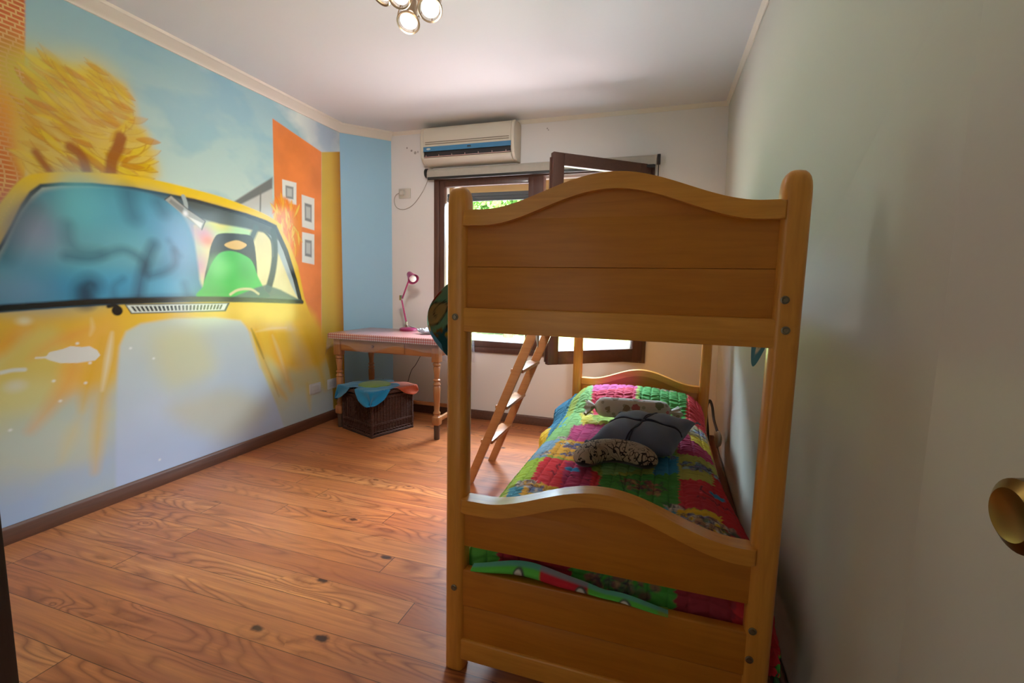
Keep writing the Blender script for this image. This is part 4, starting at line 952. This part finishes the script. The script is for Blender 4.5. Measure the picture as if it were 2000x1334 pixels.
# ------------------------------------------------------------------ desk lamp
mag = mat('magenta_enamel', (.30, .010, .085), .32, coat=.5); chrome = mat('lamp_chrome', (.45, .42, .36), .25, 1); dkcord = mat('black_cord', (.02, .02, .02), .5)
lb = (-1.745, 2.60, .866)
lp = thing('desk_lamp', 'magenta jointed desk lamp on the desk', 'lamp', lb)
b = B(); lathe(b, [(0, 0), (.080, 0), (.084, .006), (.082, .020), (.066, .030), (.020, .034), (0, .034)], 40); obj('base', b, mag, lp)
b = B(); lathe(b, [(0, .034), (.014, .034), (.016, .055), (.010, .062), (.010, .085), (0, .085)], 20, center=(-.02, 0, 0)); obj('swivel', b, chrome, lp)
j0, j1, j2 = Vector((-.022, 0, .085)), Vector((-.072, 0, .305)), Vector((.012, 0, .485))
b = B()
for oy_ in (-.007, .007): tube(b, [j0+Vector((0, oy_, 0)), j1+Vector((0, oy_, 0))], .0042, 8)
obj('lower_arm', b, mag, lp)
b = B()
for oy_ in (-.007, .007): tube(b, [j1+Vector((.010, oy_, 0)), j2+Vector((0, oy_, 0))], .0042, 8)
obj('upper_arm', b, mag, lp)
b = B(); lathe(b, [(0, -.014), (.010, -.014), (.010, .014), (0, .014)], 16, Matrix.Translation(j1+Vector((-.004, 0, 0))), axis='Y'); box(b, j1.x-.018, j1.x+.006, -.010, .010, j1.z-.018, j1.z+.030, .002)
tube(b, [j1+Vector((.004, -.016, -.006)), j1+Vector((.034, -.016, -.004))], .002, 6); obj("joint", b, chrome, lp)
b = B(); lathe(b, [(0, -.012), (.009, -.012), (.009, .012), (0, .012)], 16, Matrix.Translation(j2), axis='Y'); box(b, j2.x-.012, j2.x+.012, -.008, .008, j2.z, j2.z+.035, .003); obj("joint", b, chrome, lp)
hd = Vector((.72, -.45, -.55)).normalized(); rotm = hd.to_track_quat('Z', 'Y').to_matrix().to_4x4(); hp = Vector((.022, -.002, .530)); HM = Matrix.Translation(hp) @ rotm
b = B(); lathe(b, [(.016, -.022), (.024, -.018), (.030, 0), (.036, .03), (.052, .070), (.055, .082), (.0525, .082), (.049, .070), (.033, .03), (.026, 0), (.014, -.016), (.016, -.022)], 32, HM); obj('lamp_shade', b, mag, lp)
b = B(); lathe(b, [(0, -.034), (.012, -.034), (.014, -.020), (0, -.020)], 16, HM); obj('cap', b, chrome, lp)
b = B(); lathe(b, [(0, 0), (.014, .004), (.016, .02), (.030, .052), (.033, .066), (.028, .084), (.012, .095), (0, .097)], 24, HM); obj('bulb', b, mat('frosted_bulb', (.85, .82, .74), .35, emit=(1, .93, .8), es=.12), lp)
b = B(); tube(b, cr([(-.02, -.01, .05), (.02, -.035, .050), (.055, -.03, .038), (.075, .01, .030)], False, 6), .0028, 8); obj('lamp_cord', b, dkcord, lp)
b = B(); tube(b, cr([(-1.60, 2.715, .86), (-1.62, 2.722, .78), (-1.66, 2.728, .66), (-1.74, 2.735, .52), (-1.80, 2.74, .44), (-1.86, 2.75, .25), (-1.90, 2.78, .05), (-2.0, 2.72, .006)], False, 6), .003, 8)
tag(obj('power_cord', b, dkcord), 'thin dark cord hanging behind the desk towards the basket', 'cord')

# ------------------------------------------------------------------ wicker basket and cloth flower
wk = mat('wicker', (.10, .04, .025), .6, spec=.3); t = NT(wk); s = t.sep(t.obj())
wa = t.math('SINE', t.math('MULTIPLY', s[2], 520)); hx = t.math('ADD', s[0], s[1]); wb_ = t.math('SINE', t.math('MULTIPLY', hx, 190))
wv = t.math('MULTIPLY', wa, wb_); hgt = t.math('ADD', t.math('MULTIPLY', wv, .5), .5)
t.l(t.mix(hgt, (.030, .011, .007), (.12, .045, .026)), t.b.inputs['Base Color']); t.bump(hgt, .8, .006)
ba = thing('wicker_basket', 'dark brown square wicker basket with a lid under the desk', 'basket', (-1.850, 2.245, 0), math.atan2(.423, .159)-PI/2)
hw = .214
b = B(); n = 15
for sd in range(4):
    R = Matrix.Rotation(sd*PI/2, 4, 'Z')
    bx = B()
    box(bx, -hw+.008, hw-.008, -hw+.004, -hw+.016, .012, .345, .002)
    for i in range(13):
        x = -hw+.03+i*(2*hw-.06)/12; tube(bx, [(x, -hw+.002, .012), (x, -hw-.001, .33)], .0050 if i % 2 else .0035, 6)
    for z, r_ in ((.016, .013), (.04, .006), (.10, .006), (.11, .006), (.325, .007), (.338, .008)):
        tube(bx, [(-hw, -hw, z), (hw, -hw, z)], r_, 8)
    merge(b, bx, R)
for sx in (-1, 1):
    for sy in (-1, 1): tube(b, [(sx*hw, sy*hw, 0), (sx*hw, sy*hw, .345)], .012, 10)
obj('basket_body', b, wk, ba, angle=50)
b = B(); box(b, -hw-.004, hw+.004, -hw-.004, hw+.004, .352, .378, .006)
for sd in range(4):
    bx = B(); tube(bx, [(-hw-.006, -hw-.006, .372), (hw+.006, -hw-.006, .372)], .018, 12)
    for i in range(12): tube(bx, [(-hw+.02+i*.037, -hw-.024, .362), (-hw+.035+i*.037, -hw-.006, .392)], .004, 6)
    merge(b, bx, Matrix.Rotation(sd*PI/2, 4, 'Z'))
obj('lid', b, wk, ba, angle=50)
b = B(); box(b, -hw-.010, hw+.010, -hw-.010, hw+.010, 0, .010, .002); obj('base_board', b, mat('black_base_board', (.02, .015, .012), .7), ba)
tq = fabric('turquoise_felt', (.006, .175, .33), .9); te = fabric('teal_felt', (.006, .10, .13), .9); li = fabric('lime_felt', (.16, .26, .02), .9); og = fabric('orange_felt', (.42, .06, .012), .9)
fwr = thing('flower_mat', 'turquoise felt flower mat with lime centre draped over the wicker basket', 'mat', (-1.875, 2.235, .392))
ang0 = ba.rotation_euler.z
def petal(ang, r0, r1, wd, m, lab=None, lift=0):
    b = B(); n_, m_ = 30, 26; vv = []
    ca, sa = math.cos(ang), math.sin(ang); co_, si_ = math.cos(-ang0), math.sin(-ang0); H = hw+.024
    dx, dy = fwr.location.x-ba.location.x, fwr.location.y-ba.location.y
    for j in range(m_):
        f = j/(m_-1); rr_ = r0+(r1-r0)*f
        hwid = wd*max(.04, math.sqrt(max(0, 1-(max(0, f-.45)/.55)**2.6)))*(.62+.38*min(f/.45, 1))
        row_ = []
        for i in range(n_):
            s_ = -1+2*i/(n_-1); px, py = rr_, s_*hwid
            X_, Y_ = px*ca-py*sa+dx, px*sa+py*ca+dy
            lx_, ly_ = X_*co_-Y_*si_, X_*si_+Y_*co_
            cx_, cy_ = max(-H, min(H, lx_)), max(-H, min(H, ly_)); ov = math.hypot(lx_-cx_, ly_-cy_)
            if ov > 0:
                k_ = (.012+.16*ov+.012*math.sin(s_*6+1)*min(1, ov*12))/ov; lx_, ly_ = cx_+(lx_-cx_)*k_, cy_+(ly_-cy_)*k_
            zz_ = .008+lift-max(0, ov-.006)*.97+.003*math.sin(X_*40)*math.cos(Y_*33)
            wx_, wy_ = lx_*math.cos(ang0)-ly_*math.sin(ang0)-dx, lx_*math.sin(ang0)+ly_*math.cos(ang0)-dy
            row_.append(b.verts.new((wx_, wy_, zz_)))
        vv.append(row_)
    for j in range(m_-1):
        for i in range(n_-1): b.faces.new((vv[j][i], vv[j][i+1], vv[j+1][i+1], vv[j+1][i]))
    lo_ = [[b.verts.new(v.co-Vector((0, 0, .003))) for v in r_] for r_ in vv]
    for j in range(m_-1):
        for i in range(n_-1): b.faces.new((lo_[j][i], lo_[j+1][i], lo_[j+1][i+1], lo_[j][i+1]))
    o = obj('petal', b, m, fwr, angle=60)
    if lab: o['label'] = lab
    return o
petal(math.radians(-62), .02, .46, .15, tq, lift=.004); petal(math.radians(-158), .02, .45, .15, tq, lift=.002); petal(math.radians(105), .02, .26, .13, te, 'dark teal petal at the back')
petal(math.radians(22), .02, .42, .14, og, 'orange petal', lift=.001); petal(math.radians(-20), .0, .24, .16, tq, lift=.003)
b = B(); lathe(b, [(0, .016), (.13, .018), (.142, .013), (.143, .007), (.0, .007)], 40); obj('flower_centre', b, li, fwr)

# ------------------------------------------------------------------ window
wd = wood('window_wood', (.105, .042, .026), (.07, .027, .017), rough=.42, axis='Z'); wdx = wood('window_wood_cross', (.105, .042, .026), (.07, .027, .017), rough=.42)
win = bpy.data.objects.new('window_1', None); COL.objects.link(win); struct(win, 'two part brown wooden window, right sash swung into the room')
gmat = bpy.data.materials.new('window_glass'); gmat.use_nodes = True; nt = gmat.node_tree; nt.nodes.clear()
o_ = nt.nodes.new('ShaderNodeOutputMaterial'); mx = nt.nodes.new('ShaderNodeMixShader'); tr = nt.nodes.new('ShaderNodeBsdfTransparent'); gl = nt.nodes.new('ShaderNodeBsdfGlossy'); fz = glass_facing(nt)
tr.inputs[0].default_value = (.95, .97, .96, 1); gl.inputs['Roughness'].default_value = .02
nt.links.new(fz.outputs[0], mx.inputs[0]); nt.links.new(tr.outputs[0], mx.inputs[1]); nt.links.new(gl.outputs[0], mx.inputs[2]); nt.links.new(mx.outputs[0], o_.inputs[0])
def frame(x0, x1, z0, z1, w_, y0, y1, name, par, bev=.004, wb=None):
    wb = wb or w_
    b = B(); box(b, x0, x0+w_, y0, y1, z0, z1, bev); box(b, x1-w_, x1, y0, y1, z0, z1, bev); box(b, x0+w_, x1-w_, y0, y1, z1-w_, z1, bev); box(b, x0+w_, x1-w_, y0, y1, z0, z0+wb, bev)
    return obj(name, b, wd, par)
YW = YB
frame(-1.605, .435, .665, 2.345, .052, YW-.022, YW+.10, 'window_frame', win)
b = B(); box(b, -.612, -.518, YW-.012, YW+.085, .70, 2.31, .006); obj('mullion', b, wd, win)
frame(-1.558, -.600, .710, 2.300, .060, YW-.006, YW+.045, 'fixed_sash', win, wb=.066)
b = B(); box(b, -1.50, -.655, YW+.015, YW+.021, .77, 2.245); obj('glass_pane', b, gmat, win, smooth=False)
sash = bpy.data.objects.new('open_sash', None); COL.objects.link(sash); sash.parent = win
b = B(); wS = .885
sh = Matrix.Translation((.375, YW-.026, 0)) @ Matrix.Rotation(math.radians(38.6), 4, 'Z')
def sb(*a, m=wd, nm='stile'):
    b = B(); box(b, *a, .004); bmesh.ops.transform(b, matrix=sh, verts=b.verts); return obj(nm, b, m, sash)
sb(-wS, -wS+.092, -.052, 0, .690, 2.325); sb(-.092, 0, -.052, 0, .690, 2.325); sb(-wS+.092, -.092, -.052, 0, 2.232, 2.325, m=wdx, nm='rail'); sb(-wS+.092, -.092, -.052, 0, .690, .800, m=wdx, nm='rail')
b = B(); box(b, -wS+.08, -.08, -.029, -.023, .79, 2.24); bmesh.ops.transform(b, matrix=sh, verts=b.verts); obj('glass_pane', b, gmat, sash, smooth=False)
b = B(); box(b, -wS-.012, -wS+.004, -.020, -.004, .71, 2.29, .002); bmesh.ops.transform(b, matrix=sh, verts=b.verts); obj('rebate_strip', b, wd, sash)
# outside of the window: reveal band, part lowered shutter
och = mat('ochre_render', (.62, .36, .13), .8); shm = mat('grey_shutter', (.085, .09, .10), .7)
b = B(); box(b, -1.9, .8, YB+T-.01, YB+T+.05, 2.208, 2.55, .003); ob = obj('trim_4', b, och); struct(ob, 'ochre painted band above the window outside')
b = B()
for k in range(2): box(b, -1.58, .42, YB+T-.055, YB+T-.040, 2.146+k*.034, 2.146+k*.034+.031, .006)
box(b, -1.58, .42, YB+T-.060, YB+T-.036, 2.132, 2.146, .003)
box(b, -1.575, .415, YB+T-.044, YB+T-.038, 2.14, 2.215, 0)
obj('roller_shutter', b, shm, win)
b = B(); box(b, -3.2, 2.2, YB+T+.05, YB+T+.62, 2.62, 2.70); ev = obj('ceiling_eave', b, och); struct(ev, 'ochre roof eave outside the window')

# roller blind above the window
bl = thing('roller_blind', 'rolled up cream roller blind above the window', 'blind', (-.6, YB-.05, 2.365))
cr_m = fabric('cream_blind', (.48, .43, .36), .8, 200, .1); blk = mat('black_plastic', (.02, .018, .016), .45)
b = B(); lathe(b, [(0, -1.045), (.036, -1.045), (.037, 1.045), (0, 1.045)], 28, axis='X'); obj('roll', b, cr_m, bl)
b = B(); box(b, -1.045, 1.045, -.040, -.034, -.048, 0, .002); obj('hanging_edge', b, cr_m, bl)
b = B(); box(b, -1.035, 1.035, -.046, -.026, -.070, -.046, .004); obj('bottom_bar', b, blk, bl)
for x in (-1.062, 1.062):
    b = B(); lathe(b, [(0, -.012), (.042, -.012), (.042, .012), (0, .012)], 24, Matrix.Translation((x, 0, 0)), axis='X'); box(b, x-.010, x+.010, 0, .050, -.03, .03, .002); obj('bracket', b, blk, bl)
b = B(); tube(b, [(1.062, -.042, 0), (1.064, -.042, -.25), (1.062, -.040, -.5)], .003, 6); tube(b, [(1.062, .03, 0), (1.064, .03, -.25), (1.062, .03, -.5)], .003, 6); obj('pull_chain', b, blk, bl)

# ------------------------------------------------------------------ air conditioner
acw = mat('aged_white_plastic', (.62, .55, .44), .42)
ac = thing('air_conditioner', 'cream wall air conditioner with blue stripe above the window', 'air conditioner', (-1.195, YB, 2.42))
b = B(); prism(b, [(0, .325), (-.150, .325), (-.178, .312), (-.196, .285), (-.202, .225), (-.200, .142), (-.150, .137), (-.140, .062), (-.182, .050), (-.196, .044), (-.190, .030), (-.150, .006), (-.100, 0), (0, 0)], -.425, .425, .0, plane='YZ')
for s_ in (-1, 1): prism(b, [(0, .327), (-.150, .327), (-.180, .314), (-.200, .286), (-.207, .225), (-.206, .080), (-.196, .045), (-.150, .006), (-.100, -.004), (0, -.004)], s_*.425, s_*.455, .008, plane='YZ')
body_ = obj('housing', b, acw, ac, angle=30)
b = B(); prism(b, [(-.2035, .140), (-.2045, .140), (-.199, .100), (-.190, .100)], -.424, .424, plane='YZ'); box(b, -.424, .424, -.2030, -.190, .100, .140, 0); o = obj('blue_stripe', b, mat('ac_blue', (.055, .21, .38), .3), ac); o['label'] = 'blue glossy stripe across the front'
b = B(); box(b, -.424, .424, -.186, -.145, .056, .100, 0); obj('air_outlet', b, mat('ac_dark', (.018, .014, .014), .5), ac)
b = B()
for k in range(7): box(b, -.405+k*.13, -.400+k*.13, -.194, -.180, .056, .072, .001)
box(b, -.42, .42, -.198, -.188, .050, .056, .002); obj('louver', b, mat('ac_louver', (.55, .36, .31), .4), ac)
b = B()
for z in (.160, .177): box(b, -.405, .405, -.2045, -.199, z, z+.006, 0)
obj('front_grooves', b, mat('ac_groove', (.24, .19, .13), .6), ac)
b = B(); lathe(b, [(0, 0), (.015, 0), (.015, .002), (0, .002)], 20, Matrix.Translation((-.37, -.2040, .120)) @ Matrix.Rotation(PI/2, 4, 'X') @ Matrix.Scale(1.4, 4, (1, 0, 0)) @ Matrix.Scale(.6, 4, (0, 1, 0))); obj('badge', b, mat('ac_badge', (.6, .62, .55), .3, .3), ac)
b = B(); box(b, .015, .050, -.2060, -.202, .114, .129, .002); obj('sensor_window', b, mat('ac_sensor', (.03, .05, .07), .3), ac)

# socket with plug and cable of the blind
skm_ = mat('cream_socket', (.58, .53, .45), .45)
so_ = thing('wall_switch_box', 'cream socket box with a plug and thin cable high on the back wall', 'socket', (-1.935, YB, 2.20))
b = B(); box(b, -.065, .065, -.012, 0, -.050, .045, .004); obj('plate', b, skm_, so_)
b = B(); box(b, -.045, .005, -.040, -.011, -.022, .022, .008, 3); obj('plug', b, skm_, so_)
b = B(); tube(b, cr([(-1.672, YB-.012, 2.36), (-1.685, YB-.006, 2.30), (-1.741, YB-.005, 2.20), (-1.826, YB-.005, 2.10), (-1.90, YB-.005, 2.055), (-1.97, YB-.006, 2.045), (-2.03, YB-.01, 2.07), (-2.045, YB-.02, 2.13), (-2.02, YB-.03, 2.18), (-1.975, YB-.03, 2.20)], False, 8), .003, 8)
tag(obj('thin_cable', b, mat('beige_cable', (.36, .30, .24), .5)), 'thin beige cable looping from the blind to the socket box', 'cable')

# two blank sockets on the mural wall
for i, (y, lab) in enumerate(((2.100, 'white socket plate on the mural wall, the one nearer the viewer'), (2.325, 'white socket plate on the mural wall close behind the desk leg'))):
    so2 = thing('wall_socket', lab, 'socket', (XL, y, .345), 0, 'white socket plates low on the mural wall')
    b = B(); box(b, 0, .009, -.070 if i == 0 else -.060, .070 if i == 0 else .060, -.047, .047, .003); obj('plate', b, mat('white_socket', (.56, .55, .52), .4), so2)
    b = B(); box(b, .008, .011, -.040, .040, -.025, .025, .001); obj('insert', b, mat('white_socket_insert', (.50, .49, .46), .4), so2)

# cream adaptor and black cord between bed and wall
b = B(); bmesh.ops.create_icosphere(b, subdivisions=3, radius=1)
for v in b.verts: v.co = Vector((v.co.x*.025, v.co.y*.075, v.co.z*.055))
bmesh.ops.transform(b, matrix=Matrix.Translation((.985, 2.16, .27)), verts=b.verts)
tag(obj('plug_adaptor', b, skm_), 'rounded cream plug on the right wall beside the far end of the lower bunk', 'plug')
b = B(); tube(b, cr([(.985, 2.20, .30), (.975, 2.42, .34), (.965, 2.50, .42), (.945, 2.52, .46), (.93, 2.53, .38), (.95, 2.52, .2), (.96, 2.5, .05)], False, 8), .010, 8)
tag(obj('black_cord', b, dkcord), 'thick black cord looped behind the far corner of the bed', 'cord')

# ------------------------------------------------------------------ doors near the viewer
dm = wallmat('door_paint', (.60, .58, .51))
b = B(); box(b, .994, 1.010, -1.25, -.43, 0, 2.03, .002); d1 = obj('door_1', b, dm); struct(d1, 'flush off-white door lying along the right wall')
br_ = mat('old_brass', (.26, .17, .045), .32, 1)
hb = thing('door_handle_tmp', '', '')
bpy.data.objects.remove(hb)
b = B(); lathe(b, [(0, 0), (.026, 0), (.026, .004), (.012, .008), (.011, .028), (.022, .034), (.034, .042), (.038, .052), (.036, .066), (.026, .073), (.020, .071), (0, .069)], 36, Matrix.Translation((.994, -.752, 1.088)) @ Matrix.Rotation(math.radians(-90), 4, 'Y') @ Matrix.Scale(1.15, 4, (0, 1, 0)))
o = obj('door_knob', b, br_, d1); o['label'] = 'dull brass door knob'
jm = wood('dark_door', (.045, .026, .016), (.03, .017, .010), rough=.5, axis='Z')
b = B(); box(b, -.700, -.624, -1.5, -.815, 0, 2.05, .003); d2 = obj('door_2', b, jm); struct(d2, 'dark brown door edge at the lower left')

# ------------------------------------------------------------------ ceiling lamp with glass spots
cl = thing('ceiling_lamp', 'ceiling lamp with a cluster of lit glass spots in metal hoops', 'lamp', (-.535, .515, HC))
metal = mat('bronze_metal', (.34, .24, .15), .3, .9); bulbm = mat('lit_reflector', (1, .95, .88), .3, emit=(1.0, .86, .70), es=3.2)
gls = bpy.data.materials.new('spot_glass'); gls.use_nodes = True; nt = gls.node_tree; nt.nodes.clear()
o_ = nt.nodes.new('ShaderNodeOutputMaterial'); mx = nt.nodes.new('ShaderNodeMixShader'); tr = nt.nodes.new('ShaderNodeBsdfTransparent'); gl = nt.nodes.new('ShaderNodeBsdfGlossy'); fz = glass_facing(nt)
tr.inputs[0].default_value = (.93, .90, .85, 1); gl.inputs['Roughness'].default_value = .05
nt.links.new(fz.outputs[0], mx.inputs[0]); nt.links.new(tr.outputs[0], mx.inputs[1]); nt.links.new(gl.outputs[0], mx.inputs[2]); nt.links.new(mx.outputs[0], o_.inputs[0])
b = B(); lathe(b, [(0, -.03), (.085, -.028), (.10, -.018), (.10, 0), (0, 0)], 36); obj('ceiling_plate', b, metal, cl)
base = Vector(cl.location)
for (px, py, pz), ax_ in zip(((-.593, .669, 2.475), (-.447, .603, 2.475), (-.612, .470, 2.49), (-.520, .470, 2.47), (-.430, .470, 2.50)),
                         ((.10, -.50, -.9), (.30, -.60, -.8), (-.45, -.45, -.9), (0, -.7, -.8), (.4, -.7, -.8))):
    d = Vector(ax_).normalized(); M_ = Matrix.Translation(Vector((px, py, pz))-base) @ (-d).to_track_quat('Z', 'Y').to_matrix().to_4x4()
    sp_ = bpy.data.objects.new('spot', None); COL.objects.link(sp_); sp_.parent = cl
    b = B(); lathe(b, [(.044, .002), (.050, -.002), (.053, .004), (.051, .012), (.046, .010), (.044, .002)], 32, M_)
    lathe(b, [(.044, .11), (.047, .11), (.047, .116), (.044, .116), (.044, .11)], 32, M_)
    for k in range(3):
        a = 2*PI*k/3+.4; q = [M_ @ Vector((.049*math.cos(a)*s_, .049*math.sin(a)*s_, z)) for s_, z in ((1, .005), (1.06, .05), (.98, .11), (.6, .145), (.2, .155))]
        tube(b, cr([tuple(v) for v in q], False, 4), .0028, 6)
    obj('metal_hoop', b, metal, sp_)
    b = B(); lathe(b, [(.0445, .008), (.0445, .108)], 32, M_, cap=False); obj('glass_tube', b, gls, sp_)
    b = B(); lathe(b, [(0, .012), (.030, .013), (.0385, .016), (.0385, .020), (.030, .04), (.016, .065), (0, .065)], 28, M_); obj('bulb', b, bulbm, sp_)
    b = B(); tp = M_ @ Vector((0, 0, .155)); lathe(b, [(0, .065), (.018, .065), (.020, .12), (.014, .155), (0, .158)], 20, M_)
    tube(b, [tuple(tp), tuple((tp+Vector((0, 0, -.03)))/2+Vector((0, 0, .01))), (0, 0, -.025)], .006, 8); obj('lamp_holder', b, metal, sp_)
dl3 = bpy.data.lights.new('ceiling_lamp_down', 'SPOT'); dl3.energy = 46; dl3.color = (.98, .97, .96); dl3.spot_size = math.radians(140); dl3.spot_blend = .7; dl3.shadow_soft_size = .12
do3 = bpy.data.objects.new('ceiling_lamp_down', dl3); COL.objects.link(do3); do3.location = (-.535, .535, 2.36); do3.rotation_euler = Vector((-.55, 1.0, -1.1)).to_track_quat('-Z', 'Y').to_euler()
ll = bpy.data.lights.new('ceiling_lamp_glow', 'POINT'); ll.energy = 5; ll.color = (1, .97, .94); ll.shadow_soft_size = .14
lo = bpy.data.objects.new('ceiling_lamp_glow', ll); COL.objects.link(lo); lo.location = (-.535, .535, 2.40)
sl2 = bpy.data.lights.new('ceiling_spot_beam', 'SPOT'); sl2.energy = 90; sl2.color = (1, .66, .34); sl2.spot_size = math.radians(20); sl2.spot_blend = 1; sl2.shadow_soft_size = .03
s2 = bpy.data.objects.new('ceiling_spot_beam', sl2); COL.objects.link(s2); s2.location = (-.520, .600, 2.45); s2.rotation_euler = (Vector((-.72, 1.02, 0))-s2.location).to_track_quat('-Z', 'Y').to_euler()

# ------------------------------------------------------------------ garden
lm = mat('lawn_green', (.20, .30, .06), .9); t = NT(lm); t.l(t.mix(t.noise(t.obj(), 1.5, 4), (.13, .22, .04), (.34, .40, .12)), t.b.inputs['Base Color'])
b = B(); box(b, -30, 30, 8.6, 60, -.4, -.35); tag(obj('lawn', b, lm, smooth=False), 'sunlit green lawn beyond the window', 'lawn', kind='stuff')
b = B(); box(b, -12, 12, YB+T, 8.6, -.4, -.34); te_ = obj('floor_terrace', b, mat('terracotta_terrace', (.40, .28, .26), .8), smooth=False); struct(te_, 'terrace outside under the window')
def foliage_m(n_, a, b_):
    m = mat(n_, a, .6); t = NT(m); i_ = t.n('ShaderNodeNewGeometry'); t.l(t.mix(t.noise(t.obj(), 4, 3), a, b_), t.b.inputs['Base Color']); t.b.inputs['Transmission Weight'].default_value = 0
    return m
fo = [foliage_m('leaf_bright', (.16, .34, .05), (.06, .16, .03)), foliage_m('leaf_dark', (.06, .15, .03), (.12, .26, .05))]; bark = wood('bark', (.12, .08, .05), (.05, .035, .02), rough=.9, axis='Z')
def tree(x, y, h, r, k, lab, seed, n_=7000, low=.35):
    g = np.random.default_rng(seed); tr_ = thing('garden_tree', lab, 'tree', (x, y, -.345), 0, 'trees beyond the lawn')
    b = B(); tube(b, [(0, 0, 0), (.05, .02, h*.4), (0, 0, h*.75)], .1, 10, radii=[.16, .11, .05]); obj('trunk', b, bark, tr_)
    cs = g.normal(size=(14, 3))*np.array([r*.34, r*.34, h*.17])+np.array([0, 0, h*(low+.35)])
    c = cs[g.integers(0, 14, n_)]+g.normal(size=(n_, 3))*r*.19; c[:, 2] = np.maximum(c[:, 2], .2)
    a1 = g.normal(size=(n_, 3)); a1 /= np.linalg.norm(a1, axis=1)[:, None]; a2 = np.cross(a1, g.normal(size=(n_, 3))); a2 /= np.linalg.norm(a2, axis=1)[:, None]
    sz = g.uniform(.07, .15, (n_, 1)); V_ = np.stack([c-a1*sz, c+a2*sz*.5, c+a1*sz, c-a2*sz*.5], 1).reshape(-1, 3)
    me = bpy.data.meshes.new('foliage'); me.from_pydata(V_.tolist(), [], np.arange(n_*4).reshape(-1, 4).tolist()); new_obj('foliage', me, fo[k], tr_)
tree(-4.3, 13.2, 5.4, 1.5, 0, 'bright green tree left of the window view', 1); tree(-1.3, 14.4, 5.8, 1.4, 1, 'dark green tree behind the lawn in the middle', 2); tree(1.9, 13.0, 5.2, 1.4, 0, 'bright green tree at the right of the window view', 3)
tree(-7.4, 14.6, 6.2, 1.6, 1, 'dark green tree at the far left of the garden', 4); tree(5.3, 14.6, 6.2, 1.6, 0, 'light green tree at the far right of the garden', 5); tree(-2.4, 20.5, 8.6, 2.2, 0, 'tall pale tree standing farthest back in the garden', 6)
tree(-8.8, 21, 8.2, 2.4, 0, 'tall bright tree far back at the left end of the garden', 7); tree(4.0, 21, 8.0, 2.4, 1, 'tall dark tree far back at the right end of the garden', 8)
